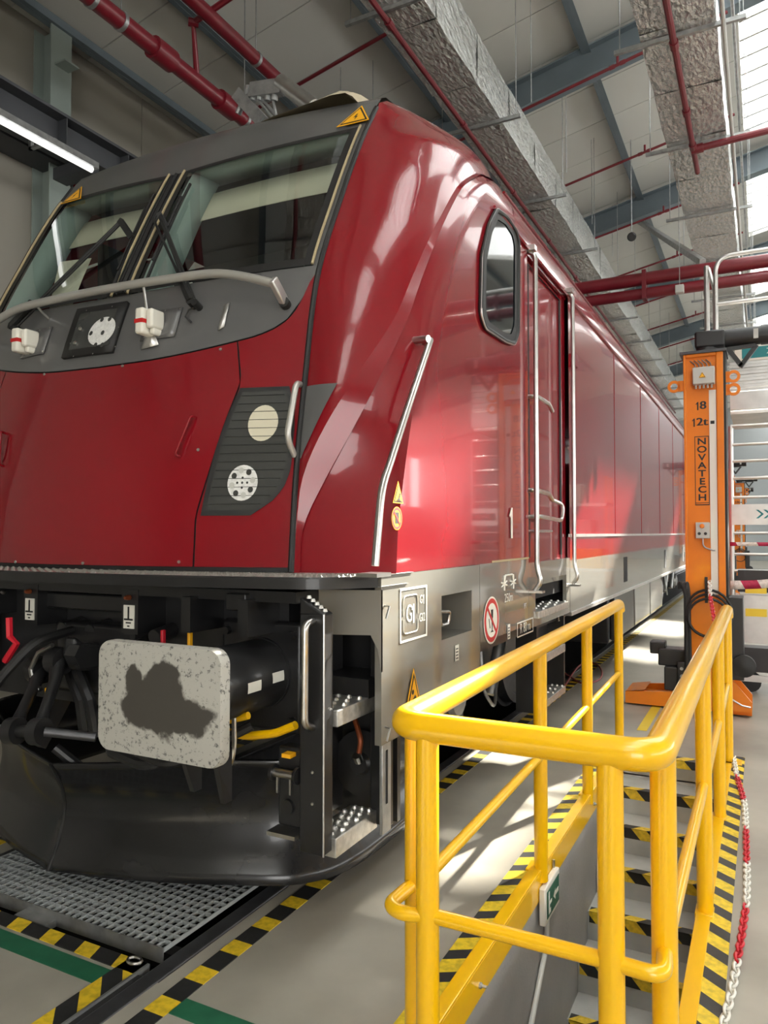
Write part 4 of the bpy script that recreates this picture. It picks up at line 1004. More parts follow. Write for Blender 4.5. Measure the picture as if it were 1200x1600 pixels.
# raised anti-slip studs (too small and many to pick apart)
sd = MB(); rnd = random.Random(3)
for i in range(120):
    for j in range(5):
        s = -1.53+3.06*i/119; y = plat(s)+0.02+0.035*j+(0.017 if i % 2 else 0); z = 1.497
        if y > 2.78: continue
        x = XC+s; r = 0.009
        sd.add([(x-r, y-r*.6, z), (x+r, y-r*.6, z), (x+r, y+r*.6, z), (x-r, y+r*.6, z), (x-r*.6, y, z+0.008), (x+r*.6, y, z+0.008)], [(0, 1, 5, 4), (1, 2, 5), (2, 3, 4, 5), (3, 0, 4)])
sdo = sd.build('tread_studs', 'tread', pf, smooth=False); sdo['kind'] = 'stuff'
# side handrail rising from the platform along the cheek
hp = [at_x(u, v, XS+0.05) for u, v in ((586, 884), (590, 835), (597, 765), (612, 715), (640, 628), (672, 532))]
hp_s = [V((smooth_interp(range(6), [p.x for p in hp], t/6), smooth_interp(range(6), [p.y for p in hp], t/6), smooth_interp(range(6), [p.z for p in hp], t/6))) for t in range(31)]
ch = MB().tube(hp_s+[hp[-1]+V((-0.04, 0.03, 0.0))], 0.016, 12).build('cheek_handrail', 'steel', loco)
MB().cyl(hp[-1]+V((-0.09, -0.0, 0.01)), hp[-1]+V((0.005, -0.03, 0.0)), 0.018, 12).build('handrail_fixing', 'steel', ch)
MB().box(hp[0].x-0.05, hp[0].x+0.04, hp[0].y-0.06, hp[0].y+0.06, 1.50, 1.515).build('handrail_fixing', 'steel', ch, smooth=False)
# ---------------- grey side skirt below the cab
def hole_plate(y0, y1, z0, z1, h, m, name, parent, x=XS):
    a, b, c, d = h; mb = MB()
    for (p, q, r, s) in ((y0, a, z0, z1), (b, y1, z0, z1), (a, b, z0, c), (a, b, d, z1)): mb.box(x-0.03, x, p, q, r, s)
    return mb.build(name, m, parent, smooth=False)
h1 = (*[sx_(u, 960)[0] for u in (690, 737)], sx_(712, 993)[1], sx_(712, 927)[1])
ysp = sx_(750, 960)[0]
fp = hole_plate(2.70, ysp-0.004, 0.80, 1.495, h1, 'skirt', 'front_skirt', loco)
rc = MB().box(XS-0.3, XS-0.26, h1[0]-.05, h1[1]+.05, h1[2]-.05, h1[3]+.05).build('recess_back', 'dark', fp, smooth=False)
for (a, b, c, d) in ((h1[0]-.02, h1[0], h1[2], h1[3]), (h1[1], h1[1]+.02, h1[2], h1[3]), (h1[0], h1[1], h1[2]-.02, h1[2]), (h1[0], h1[1], h1[3], h1[3]+.02)): MB().box(XS-0.26, XS-0.03, a, b, c, d).build('recess_side', 'skirt', fp, smooth=False)
yc_, zc_ = lerp(h1[0], h1[1], .35), lerp(h1[2], h1[3], .5)
MB().tube(round_path([(XS-0.2, yc_-.12, zc_), (XS-0.05, yc_-.05, zc_+.02), (XS-0.04, yc_+.06, zc_+.01), (XS-.05, yc_+.06, zc_-.05), (XS-0.05, yc_-.04, zc_-.05), (XS-.05, yc_-.05, zc_+.02)], 0.02), 0.009, 8).build('coupling_hook', 'steel', fp)
MB().lathe((XS-0.22, yc_, zc_-.02), (1, 0, 0), [(0.11, 0), (0.11, 0.08), (0.06, 0.1), (0.06, 0.14), (0, 0.15)], 16).build('socket', 'blackplastic', fp)
MB().box(XS-0.03, XS-0.001, ysp+0.004, YD0, 1.06, 1.50).build('rear_skirt', 'skirt', loco, smooth=False)
MB().box(XS-0.02, XS+0.003, ysp+0.2, YD0, 1.498, 1.51).build('skirt_gap', 'gasket', loco, smooth=False)
# corner piece with arched cut-out, from the side plate to the step pillar
def corner_panel():
    A, B = V((XS, 2.70, 0)), V((-1.70, 2.60, 0)); d = B-A; mb = MB(); pts = []
    poly = [(0, 1.435), (1, 1.435), (1.0, 1.17), (0.97, 1.17), (0.90, 1.25), (0.14, 1.25), (0.045, 1.19), (0.0, 1.10)]
    mb.prism([(A.x+d.x*t, A.y+d.y*t, z) for t, z in poly], (0.0, 0.012, 0)); return mb
corner_panel().build('corner_panel', 'skirt', loco, smooth=False)
# bolts/pins on the skirt
for u, v in ((600, 952), (601, 1142)):
    q = at_x(u, v, XS); MB().tube([q+V((-.01, 0.01, .015)), q+V((0.025, 0.0, 0.012)), q+V((0.02, -0.02, -0.035))], 0.005, 6).build('quarter_turn_pin', 'steel', fp)
# ---------------- corner step box
PX0, PX1, PY = -1.60, -1.49, 2.40
stp = MB().box(PX0, PX1, PY, PY+0.07, 0.45, 1.36)
stp.add([(PX0, PY, 1.36), (PX1, PY, 1.36), (PX1, PY+0.07, 1.36), (PX0, PY+0.07, 1.36), (PX0, PY, 1.42), (PX0, PY+.07, 1.42)], [(0, 1, 4), (3, 5, 2), (0, 4, 5, 3), (1, 2, 5, 4)])
stp = stp.build('step_pillar', 'black', loco, bevel=0.006)
MB().tube([(PX1, PY, 0.45), (PX1, PY, 1.36)], 0.004, 6).build('pillar_edge', 'steel', stp)
MB().tube(round_path([(PX0+.06, PY, 1.335), (PX0+.06, PY-0.055, 1.325), (PX0+0.06, PY-0.055, 0.95), (PX0+.06, PY, 0.93)], 0.05), 0.015, 12).build('step_handle', 'steel', stp)
for z in (0.64, 0.76): MB().lathe((PX0+0.06, PY, z), (0, -1, 0), [(0.007, 0), (0.006, 0.004), (0, 0.005)], 8).build('pillar_screw', 'steel', stp)
for k in range(5): MB().lathe((PX0+0.02+.018*k, PY+0.035, 1.415-0.012*k), (0, 0, 1), [(0.012, 0), (0.008, 0.012), (0, 0.013)], 8).build('pillar_stud', 'tread', stp)
def tread(x0, x1, y0, y1, z, h=0.07, parent=loco, name='step_tread'):
    t = MB().box(x0, x1, y0, y1, z-h, z).build(name, 'tread', parent, smooth=False, bevel=0.004)
    n = 6
    for i in range(n):
        for j in range(3):
            y = lerp(y0+.03, y1-.03, i/(n-1)); x = lerp(x0+.02, x1-.02, (j+.5*(i % 2))/2.6)
            MB_stud(x, y, z, t)
    return t
stud_me = MB().lathe((0, 0, 0), (0, 0, 1), [(0.013, 0), (0.010, 0.010), (0.005, 0.010), (0.004, 0.004)], 8).mesh('tread_stud'); stud_me.materials.append(M['tread'])
def MB_stud(x, y, z, parent):
    o = bpy.data.objects.new('tread_stud', stud_me); o.location = (x, y, z); col.objects.link(o); setparent(o, parent)
tread(-1.60, -1.47, PY+0.06, 2.80, 0.50, 0.075); tread(-1.64, -1.47, PY+0.07, 2.84, 0.985, 0.065)
rp = MB().box(-1.50, -1.41, 2.79, 2.83, 0.44, 1.3).build('rear_step_post', 'black', loco, bevel=0.004)
MB().box(-1.42, -1.405, 2.72, 2.80, 0.43, 0.80).build('step_side_plate', 'galv', loco, bevel=0.003)
MB().box(-1.404, -1.402, 2.75, 2.765, 0.55, 0.77).build('plate_slot', 'dark', loco, smooth=False)
MB().box(-1.75, -1.70, 2.78, 2.9, 0.45, 1.3).build('step_back_wall', 'black', loco, smooth=False)
MB().box(-1.95, -1.45, 2.95, 2.98, 0.4, 1.43).build('step_back_plate', 'black', loco, smooth=False)
# lifting lug on the outer side of the pillar
lg = MB().box(-1.72, -1.60, PY+0.03, PY+0.10, 0.52, 0.83).build('side_bracket', 'black', loco, bevel=0.01)
MB().cyl((-1.72, PY-0.0, 0.735), (-1.61, PY-0.0, 0.735), 0.018, 12).build('pin', 'steel', lg)
for x in (-1.725, -1.615): MB().cyl((x, PY, 0.735), (x+.012, PY, 0.735), 0.032, 14).build('washer', 'black', lg)
for x in (-1.70, -1.64): MB().box(x, x+0.008, PY-0.01, PY+0.0, 0.66, 0.73).build('split_pin', 'steel', lg, smooth=False)
MB().cyl((-1.67, PY+0.03, 0.60), (-1.67, PY+0.015, 0.60), 0.03, 14).build('boss', 'black', lg)
MB().box(-1.73, -1.60, PY-0.03, PY+0.05, 0.50, 0.515).build('lug_foot', 'steel', lg, smooth=False)
MB().box(-1.675, -1.635, PY-0.01, PY+0.03, 0.80, 0.815).build('yellow_tab', 'decalyellow', lg, smooth=False)
# earthing braid inside the steps
eb = MB().tube(round_path([(-1.62, 2.86, 0.86), (-1.58, 2.82, 0.83), (-1.55, 2.80, 0.78), (-1.56, 2.80, 0.72)], 0.02), 0.012, 8).build('earth_braid', 'copper', loco)
for p in ((-1.62, 2.85, 0.87), (-1.56, 2.80, 0.69)): MB().cyl(V(p), V(p)+V((0.0, -0.02, 0.03)), 0.02, 10).build('cable_lug', 'steel', eb)
MB().lathe((-1.58, 2.88, 0.66), (0, -1, 0.1), [(0.14, 0), (0.14, 0.02), (0.05, 0.03), (0.04, 0.05), (0, 0.05)], 24).build('axle_cover', 'black', loco)
# ---------------- headstock and black underside
hs_ = MB().box(XC-1.48, XC+1.15, 2.62, 2.70, 0.82, 1.435)
hs_ = hs_.build('headstock', 'black', loco, smooth=False)
MB().box(XC-1.3, XC+1.3, 2.45, 2.65, 1.39, 1.435).build('platform_beam', 'black', loco, smooth=False)
for x in (-3.6, -2.2, -1.9): MB().box(x, x+0.05, 2.40, 2.63, 1.25, 1.40).build('platform_bracket', 'black', loco, smooth=False)
q = at_y(375, 940, 2.45); MB().box(q.x-0.05, q.x+0.05, 2.42, 2.5, q.z-0.035, q.z+0.035).build('lamp_bracket', 'black', loco, bevel=0.005)
for u in (52, 120, 139, 163, 7, 130): 
    q = at_y(u, 918 if u > 60 else 925, 2.5); MB().lathe(q, (0, -1, 0), [(0.011, 0), (0.011, 0.012), (0.006, 0.02), (0, 0.02)], 8).build('fixing_bolt', 'steel', hs_)
MB().box(-3.2, -2.5, 2.50, 2.62, 1.30, 1.38).build('jumper_box', 'black', hs_, bevel=0.01)
for x in (-3.05, -2.86, -2.60, -2.45): MB().cyl((x, 2.62, 1.22), (x, 2.5, 1.2), 0.035, 12).build('hose_socket', 'blackplastic', hs_)
# earth signs
for (u, v) in ((46, 951), (201, 963)):
    q = at_y(u, v, 2.44); sg_ = MB().box(q.x-0.032, q.x+0.032, 2.44, 2.445, q.z-0.055, q.z+0.05).build('earth_sign', 'decalwhite', loco, smooth=False)
    MB().box(q.x-0.004, q.x+0.004, 2.437, 2.4395, q.z-0.01, q.z+0.043).box(q.x-0.026, q.x+0.026, 2.437, 2.4395, q.z-0.018, q.z-0.010).box(q.x-0.015, q.x+0.015, 2.437, 2.4395, q.z-0.032, q.z-0.026).box(q.x-0.006, q.x+0.006, 2.437, 2.4395, q.z-0.047, q.z-0.041).build('earth_mark', 'decalblack', sg_, smooth=False)
    MB().lathe((q.x+0.005, 2.44, q.z+0.085), (0, -1, 0), [(0.012, 0), (0.012, 0.015), (0.007, 0.03), (0, 0.03)], 10).build('earth_stud', 'copper', sg_)
    MB().box(q.x-0.05, q.x+0.05, 2.446, 2.62, q.z-0.08, q.z+0.12).build('sign_plate', 'black', sg_, smooth=False)
# red and yellow tap levers
for (u, v0, v1, m) in ((255, 984, 1010, 'redplastic'), (297, 987, 1012, 'decalyellow')):
    a, b = at_y(u, v0, 2.42), at_y(u, v1, 2.42); MB().bar(a, b-V((0, 0, 0.08)), 0.022, 0.014).build('tap_lever', m, loco, bevel=0.004)
q = [at_y(u, v, 2.25) for u, v in ((14, 965), (15, 995), (26, 1005), (8, 1033))]
MB().tube(q, 0.016, 6).build('tap_lever', 'redplastic', loco)
# ---------------- buffer
bc = V((-1.975, 2.03, 1.055)); BW, BH = 0.60, 0.415
BLOBS = [(bc.x-0.04, bc.z+0.0, 0.13, 0.10), (bc.x+0.04, bc.z+0.01, 0.11, 0.13), (bc.x+0.15, bc.z-0.04, 0.12, 0.07), (bc.x-0.10, bc.z+0.06, 0.05, 0.06), (bc.x-0.06, bc.z-0.02, 0.10, 0.07)]
M['buffer'] = buffer_mat()
def buffer(cx, cz, visible):
    out = rrect(BW, BH, 0.055, 6); n = len(out); tilt = 0.0
    mb = MB(); vs_ = []
    K = [(1.0, 0.045), (1.0, 0.012), (0.985, 0.0), (0.6, -0.006), (0.25, -0.009)]
    for k, dy in K: vs_ += [(cx+x*k, 2.03+dy, cz+z*k+ (0)) for x, z in out]
    vs_.append((cx, 2.02, cz)); fs = []
    for r in range(len(K)-1): fs += [(r*n+i, r*n+(i+1) % n, (r+1)*n+(i+1) % n, (r+1)*n+i) for i in range(n)]
    fs += [((len(K)-1)*n+i, (len(K)-1)*n+(i+1) % n, len(vs_)-1) for i in range(n)]; fs.append(tuple(range(n)))
    mb.add(vs_, fs)
    hd = mb.build('buffer_head', 'buffer', loco, ang=50)
    hs2 = MB().lathe((cx+0.06, 2.07, cz+0.02), (0, 1, 0), [(0.10, 0), (0.11, 0.1), (0.135, 0.12), (0.145, 0.14), (0.145, 0.50), (0.15, 0.5), (0.15, 0.52)], 32).build('buffer_housing', 'black', loco)
    MB().box(cx-0.16, cx+0.26, 2.585, 2.62, cz-0.22, cz+0.24).build('buffer_flange', 'black', hs2, bevel=0.02)
    for dx in (-.12, .22):
        for dz in (-.17, .19): MB().cyl((cx+dx, 2.585, cz+dz), (cx+dx, 2.56, cz+dz), 0.018, 6).build('flange_bolt', 'black', hs2)
    if visible:
        for (u, v, w_, h_) in ((391, 1067, 0.085, 0.04), (434, 1053, 0.08, 0.04)):
            # name plates wrapped on the housing
            y0 = 2.30 if u < 400 else 2.46; a0 = -0.02 if u < 400 else 0.06; r_ = 0.147
            rows = [[(cx+0.06+r_*math.cos(a0+lerp(-.14, .14, j/4)), lerp(y0, y0+w_, i/3), cz+0.02+r_*math.sin(a0+lerp(-.14, .14, j/4))) for i in range(4)] for j in range(5)]
            MB().grid(rows).build('maker_plate', 'decalwhite', hs2)
    MB().prism([(cx+0.10, 2.05, cz-BH/2), (cx+0.10, 2.10, cz-BH/2-0.12), (cx+0.10, 2.14, cz-BH/2-0.12), (cx+0.10, 2.14, cz-BH/2+.05)], (0.02, 0, 0)).build('buffer_bracket', 'black', hd, smooth=False)
    MB().prism([(cx+0.25, 2.05, cz-BH/2), (cx+0.24, 2.10, cz-BH/2-0.14), (cx+0.24, 2.14, cz-BH/2-0.14), (cx+0.24, 2.14, cz-BH/2+.05)], (0.02, 0, 0)).build('buffer_bracket', 'black', hd, smooth=False)
    return hd
buffer(bc.x, bc.z, True); buffer(2*XC-bc.x, bc.z, False)
# yellow uncoupling bars behind the buffer
q = [at_y(u, v, 2.45) for u, v in ((340, 1140), (385, 1150), (430, 1146), (462, 1133))]
MB().tube(round_path(q, 0.03), 0.017, 10).build('yellow_grab_bar', 'yellow', loco)
q = [at_y(u, v, 2.35) for u, v in ((345, 1128), (372, 1122), (388, 1118))]
MB().tube(q, 0.015, 10).build('yellow_grab_bar', 'yellow', loco)
# ---------------- draw gear: hook, links, screw
XC_keep = XC; XC = -2.88
E1, E2 = at_y(22, 1142, 2.10), at_y(61, 1143, 2.12)
T1, T2 = at_y(62, 1046, 2.36), at_y(92, 1032, 2.36)
dg_ = MB()
for E_, T_ in ((E1, T1), (E2, T2)): dg_.tube([T_, T_.lerp(E_, .35)+V((0, 0.01, 0)), T_.lerp(E_, .7), E_], [0.040, 0.026, 0.024, 0.034], 12)
dg_ = dg_.build('coupling_link', 'black', loco)
ax_ = (E2-E1).normalized()
for E_ in (E1, E2): 
    MB().cyl(E_-ax_*.026, E_+ax_*.026, 0.056, 20).build('link_eye', 'black', dg_)
MB().cyl(E1-ax_*.05, E1-ax_*.02, 0.030, 6).build('link_pin', 'steel', dg_)
MB().cyl(E1, E2, 0.026, 12).build('link_pin', 'black', dg_)
for T_ in (T1, T2): MB().cyl(T_-V((.035, 0, 0)), T_+V((.035, 0, 0)), 0.062, 18).build('coupling_trunnion', 'black', dg_)
q = at_y(122, 1022, 2.36); MB().cyl(q-V((.03, 0, 0)), q+V((.04, 0, 0)), 0.052, 6).build('trunnion_nut', 'black', dg_)
MB().cyl(E2+ax_*.03, at_y(150, 1152, 2.25), 0.020, 12).build('coupling_screw', 'railsteel', dg_)
MB().cyl(at_y(-60, 1130, 2.1), E1-ax_*.05, 0.022, 12).build('coupling_screw', 'galv', dg_)
for u0, v0, u1, v1 in ((118, 1040, 150, 1150), (108, 1050, 132, 1140)): MB().tube([at_y(u0, v0, 2.45), at_y((u0+u1)/2+6, (v0+v1)/2, 2.42), at_y(u1, v1, 2.45)], 0.028, 8).build('coupling_link', 'black', dg_)
MB().cyl(at_y(86, 1168, 2.4), at_y(146, 1216, 2.5), 0.024, 10).build('tow_rod', 'black', dg_)
MB().tube([at_y(u, v, 2.3) for u, v in ((82, 1008), (60, 1020), (48, 1045), (52, 1068), (64, 1078))], 0.011, 8).build('chrome_hose_end', 'steel', dg_)
hk = MB().prism([(XC+0.02, 2.6, 1.14), (XC+.02, 2.42, 1.16), (XC+.02, 2.36, 1.2), (XC+.02, 2.34, 1.12), (XC+.02, 2.38, 1.04), (XC+.02, 2.45, 1.03), (XC+.02, 2.6, 1.04)], (0.07, 0, 0)).build('draw_hook', 'black', loco, bevel=0.015)
MB().box(XC-0.22, XC+0.30, 2.5, 2.64, 0.9, 1.24).build('draw_gear_pocket', 'black', loco, bevel=0.02)
# air hoses
def hose(pts, r=0.022, m='rubber', n='air_hose'): return MB().tube(round_path(pts, 0.08), r, 8).build(n, m, loco)
hose([(XC-0.1, 2.5, 1.2), (XC-0.05, 2.25, 1.18), (XC-0.14, 2.12, 1.0), (XC-0.2, 2.1, 0.85)])
hose([(XC+0.75, 2.5, 0.9), (XC+0.6, 2.2, 0.80), (XC+0.85, 2.16, 0.78), (XC+1.05, 2.4, 0.9)], 0.02)
hose([(XC+0.5, 2.5, 0.9), (XC+0.4, 2.25, 0.76), (XC+0.7, 2.2, 0.74), (XC+0.9, 2.4, 0.85)], 0.022)
q = at_y(360, 1175, 2.2); hose([q+V((0, .02, .12)), q+V((0.02, 0, 0)), q+V((-0.02, 0, -0.09))], 0.009, 'steel', 'hook_wire')
for u, v in ((80, 1093), (245, 1062)):
    a = at_y(75 if u < 100 else u, 1085 if u < 100 else v, 2.3); MB().box(a.x-.012, a.x+.012, 2.29, 2.31, a.z-.05, a.z+.03).build('yellow_lever', 'decalyellow', loco, bevel=0.004)
XC = XC_keep
# ---------------- snow plough
def plough_pt(t, q):
    # t: -1..1 across, q: 0 bottom .. 1 top ; concave blade
    a = abs(t)
    P = [(0.0, 2.36), (0.40, 2.46), (0.85, 2.64), (1.12, 2.80), (1.24, 3.1), (1.24, 3.9)]
    i = a*(len(P)-1); sx = smooth_interp(range(len(P)), [p[0] for p in P], i); sy = smooth_interp(range(len(P)), [p[1] for p in P], i)
    ztop = interp([0, .35, .8, 1], [0.60, 0.66, 0.66, 0.62], a); z = lerp(0.115, ztop, q)
    dx = smooth_interp(range(len(P)), [p[0] for p in P], min(i+.05, len(P)-1))-smooth_interp(range(len(P)), [p[0] for p in P], i-.05 if i > .05 else 0)
    dy = smooth_interp(range(len(P)), [p[1] for p in P], min(i+.05, len(P)-1))-smooth_interp(range(len(P)), [p[1] for p in P], i-.05 if i > .05 else 0)
    n = V((dy, -dx, 0)); n = n.normalized() if n.length > 0 else V((0, -1, 0))
    c = -0.13*math.sin(PI*min(1, q*0.9))+0.03*q - 0.0
    return V((XC+(1 if t >= 0 else -1)*(sx+n.x*c), sy+n.y*c, z))
prow = MB().grid([[plough_pt(-1+2*i/72, j/14) for i in range(73)] for j in range(15)]).build('snow_plough', 'plough', loco, ang=40, solid=0.012)
MB().tube([plough_pt(0, j/14)+V((0, -0.006, 0)) for j in range(15)], 0.008, 6).build('plough_edge', 'black', prow)
for sgn in (-1, 1): MB().bar((XC+sgn*0.35, 2.55, 0.60), (XC+sgn*0.35, 2.8, 0.95), 0.06, 0.1).build('plough_stay', 'black', prow, smooth=False)
# ---------------- bogies and underframe
def wheel(x, y, parent):
    w_ = MB().lathe((x, y, 0.625), (1, 0, 0), [(0.64, 0), (0.64, 0.03), (0.60, 0.035), (0.595, 0.135), (0.52, 0.135), (0.5, 0.10), (0.2, 0.11), (0.18, 0.16), (0, 0.16)], 36).build('wheel', 'railsteel', parent)
    return w_
for yb_ in (5.75, 16.3):
    bg = MB(); 
    for x in (XC-1.12, XC+1.02): bg.box(x, x+0.10, yb_-1.75, yb_+1.75, 0.62, 0.86)
    bg.box(XC-1.0, XC+1.0, yb_-0.25, yb_+0.25, 0.5, 0.85)
    bg = bg.build('bogie_frame', 'black', loco, bevel=0.015)
    for dy in (-1.3, 1.3):
        for sgn in (1, -1):
            wheel(XC+0.68 if sgn > 0 else XC-0.815, yb_+dy, bg)
            ax = XC+sgn*1.07; b2 = MB().box(ax-0.1, ax+0.1, yb_+dy-0.19, yb_+dy+0.19, 0.44, 0.82).build('axle_box', 'black', bg, bevel=0.03)
            MB().lathe((ax+sgn*0.1, yb_+dy, 0.625), (sgn, 0, 0), [(0.13, 0), (0.12, 0.04), (0.05, 0.06), (0, 0.06)], 18).build('axle_cap', 'galv', b2)
            for d2 in (-0.28, 0.28): 
                cpts = [(ax+0.06*math.cos(6*PI*k/24), yb_+dy+d2+0.06*math.sin(6*PI*k/24), 0.5+0.3*k/24) for k in range(25)]
                MB().tube(cpts, 0.013, 6).build('coil_spring', 'black', bg)
    for d3 in (-0.6, 0.5): MB().cyl((XC+1.17, yb_+d3, 0.5), (XC+1.2, yb_+d3+0.2, 0.95), 0.045, 12).build('damper', 'galv', bg)
    hp_ = [(XC+1.2, yb_-0.9, 0.95), (XC+1.24, yb_-0.95, 0.6), (XC+1.24, yb_-0.7, 0.42), (XC+1.2, yb_-0.55, 0.6)]
    MB().tube(round_path(hp_, 0.1), 0.012, 8).build('bogie_cable', 'galv', bg)
MB().box(XC-1.38, XC+1.38, 8.6, 13.4, 0.42, 1.0).build('transformer_tank', 'black', loco, bevel=0.02)
for y in (8.7, 10.2, 11.7): MB().box(XC+1.38, XC+1.43, y, y+1.4, 0.45, 0.98).build('equipment_cover', 'skirt' if y > 10 else 'black', loco, bevel=0.01)
MB().box(XC-1.48, XC+1.48, 2.72, YEND-.1, 0.98, 1.06).build('underframe', 'black', loco, smooth=False)
# ---------------- side steps below the door
h2 = at_x(870, 930, XS); ys0, ys1 = YD0+0.10, YD1-0.12
dp = MB()
dp.box(XS-0.03, XS, YD0, ys0+0.06, 1.03, 1.47); dp.box(XS-0.03, XS, ys1, YD1, 1.03, 1.47); dp.box(XS-0.03, XS, ys0+.06, ys1, 1.03, 1.10); dp.box(XS-0.03, XS, ys0+.06, ys1, 1.34, 1.47)
dp.build('step_recess_frame', 'skirt', loco, smooth=False)
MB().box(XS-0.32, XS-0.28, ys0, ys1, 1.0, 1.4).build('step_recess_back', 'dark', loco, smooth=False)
tread(XS-0.16, XS+0.02, ys0+0.08, ys1-0.02, 1.13, 0.05)
tread(XS-0.14, XS+0.0, ys0+0.15, ys1-0.05, 0.80, 0.06); tread(XS-0.14, XS+0.0, ys0+0.15, ys1-0.05, 0.47, 0.05)
for y in (ys0+0.12, ys1-0.06): MB().box(XS-0.14, XS-0.01, y, y+0.03, 0.42, 1.02).build('step_frame', 'black', loco, smooth=False)
MB().box(XS-0.16, XS-0.14, ys0+.12, ys1-.04, 0.42, 1.0).build('step_back_plate', 'black', loco, smooth=False)
# ---------------- lettering and signs on the side
SXD, SUP = V((0, 1, 0)), V((0, 0, 1)); DX = XS+0.003
def dec(u, v): return at_x(u, v, DX)
def frame_rect(y0, y1, z0, z1, t, name='marking_frame', m='decalwhite', x=DX, parent=loco):
    return MB().box(x, x+.001, y0, y1, z0, z0+t).box(x, x+.001, y0, y1, z1-t, z1).box(x, x+.001, y0, y0+t, z0+t, z1-t).box(x, x+.001, y1-t, y1, z0+t, z1-t).build(name, m, parent, smooth=False)
a, b = dec(625, 960), dec(667, 960); zt, zl = dec(645, 917).z, dec(645, 1000).z
G = frame_rect(a.y, b.y, zl, zt, 0.010, 'gauge_marking')
def gy(t): return lerp(a.y, b.y, t)
def gz(t): return lerp(zl, zt, t)
gp = round_path([(DX, gy(.12), gz(.42)), (DX, gy(.12), gz(.15)), (DX, gy(.65), gz(.15)), (DX, gy(.65), gz(.38))], 0.03)
MB().tube(gp, 0.003, 4).build('gauge_outline', 'decalwhite', G)
gp = round_path([(DX, gy(.12), gz(.48)), (DX, gy(.12), gz(.85)), (DX, gy(.65), gz(.85)), (DX, gy(.65), gz(.48))], 0.03)
MB().tube(gp, 0.003, 4).build('gauge_outline', 'decalwhite', G)
text('gauge_text', 'G', 0.11, (DX, gy(.33), gz(.5)), SXD, SUP, 'decalwhite', G, sx=.8); one_mark('gauge_text', .085, (DX, gy(.47), gz(.5)), SXD, SUP, 'decalwhite', G, (1, 0, 0)); text('gauge_text', 'G', 0.055, (DX, gy(.78), gz(.73)), SXD, SUP, 'decalwhite', G, sx=.8); one_mark('gauge_text', .042, (DX, gy(.87), gz(.73)), SXD, SUP, 'decalwhite', G, (1, 0, 0)); text('gauge_text', 'GI2', 0.055, (DX, gy(.82), gz(.38)), SXD, SUP, 'decalwhite', G, sx=.8)
# no stepping sign
c = dec(768, 969); rz = abs(dec(768, 932).z-c.z); ry = abs(dec(783, 969).y-c.y)
def ell(c, ry, rz, x, n=36): return [(x, c.y+ry*math.cos(2*PI*i/n), c.z+rz*math.sin(2*PI*i/n)) for i in range(n)]
rs = min(rz, ry)
ns = MB().prism(ell(c, rs, rs, DX), (.001, 0, 0)).build('no_access_sign', 'decalwhite', loco, smooth=False)
def ring(c, r0, r1, x, n=40): return MB().grid([[(x, c.y+r*math.cos(2*PI*i/n), c.z+r*math.sin(2*PI*i/n)) for i in range(n+1)] for r in (r0, r1)])
MB().prism(ell(c, rs*.92, rs*.92, DX+.001), (.0006, 0, 0)).build('sign_disc', 'decalred', ns, smooth=False)
MB().prism(ell(c, rs*.72, rs*.72, DX+.0017), (.0006, 0, 0)).build('sign_field', 'decalwhite', ns, smooth=False)
K = lambda P, off=.0025: MB().prism([(DX+off, c.y+y*rs, c.z+z*rs) for y, z in P], (.0005, 0, 0))
K([(-.12, .45), (.16, .45), (.14, .1), (-.1, .1)]).build('sign_figure', 'decalblack', ns, smooth=False)
K([(-.06, .1), (.10, .1), (.06, -.42), (.22, -.5), (-.2, -.5), (-.02, -.42)]).build('sign_figure', 'decalblack', ns, smooth=False)
K([(-.42, .1), (-.34, .1), (-.2, -.3), (-.28, -.32)]).build('sign_figure', 'decalblack', ns, smooth=False)
K([(-.58, .48), (-.48, .58), (.58, -.48), (.48, -.58)], .0032).build('sign_bar', 'decalred', ns, smooth=False)
# 250m, R 80 m, small labels, number 1
c = dec(795, 934); text('radius_text', '250m', 0.075, c, SXD, SUP, 'decalwhite', loco)
c = dec(795, 906)
rm = MB().tube([(DX, c.y-.10, c.z-.03), (DX, c.y-.07, c.z+.03), (DX, c.y+.07, c.z+.03), (DX, c.y+.10, c.z-.03)], 0.006, 4)
for sg in (-1, 1):
    rm.tube([(DX, c.y+sg*.09-.05, c.z-.01), (DX, c.y+sg*.09+.05, c.z-.03)], 0.006, 4); rm.tube([(DX, c.y+sg*.09, c.z+.03), (DX, c.y+sg*.09, c.z-.06)], 0.006, 4); rm.tube([(DX, c.y+sg*.09-.05, c.z-.035), (DX, c.y+sg*.09+.05, c.z-.005)], 0.005, 4)
rm.build('radius_marking', 'decalwhite', loco)
a, b = dec(808, 980), dec(833, 980); zt, zl = dec(820, 969).z, dec(820, 992).z
R_ = frame_rect(a.y, b.y, zl, zt, 0.008, 'brake_marking'); text('brake_text', 'R 80 m', 0.09, (DX, (a.y+b.y)/2, (zl+zt)/2), SXD, SUP, 'decalwhite', R_, sx=.9)
for (u, v, w_, h_) in ((795, 987, .05, .09), (714, 1020, .05, .08)):
    c = dec(u, v); lb = MB().box(DX, DX+.001, c.y-w_/2, c.y+w_/2, c.z-h_/2, c.z+h_/2).build('data_label', 'decalwhite', loco, smooth=False)
    for k in range(4): MB().box(DX+.001, DX+.0016, c.y-w_*.35, c.y+w_*.3, c.z-h_*.38+h_*.2*k, c.z-h_*.30+h_*.2*k).build('label_line', 'decalblack', lb, smooth=False)
c = dec(821, 947); text('brake_text', 'PT', 0.05, c, SXD, SUP, 'decalwhite', loco)
c = dec(873, 967); text('step_text', '1L', 0.06, c+V((0.001, 0, 0)), SXD, SUP, 'decalwhite', loco)
c = at_x(799, 817, XS+.008); one_mark('cab_number', 0.19, c, SXD, SUP, 'decalwhite', loco, (1, 0, 0))
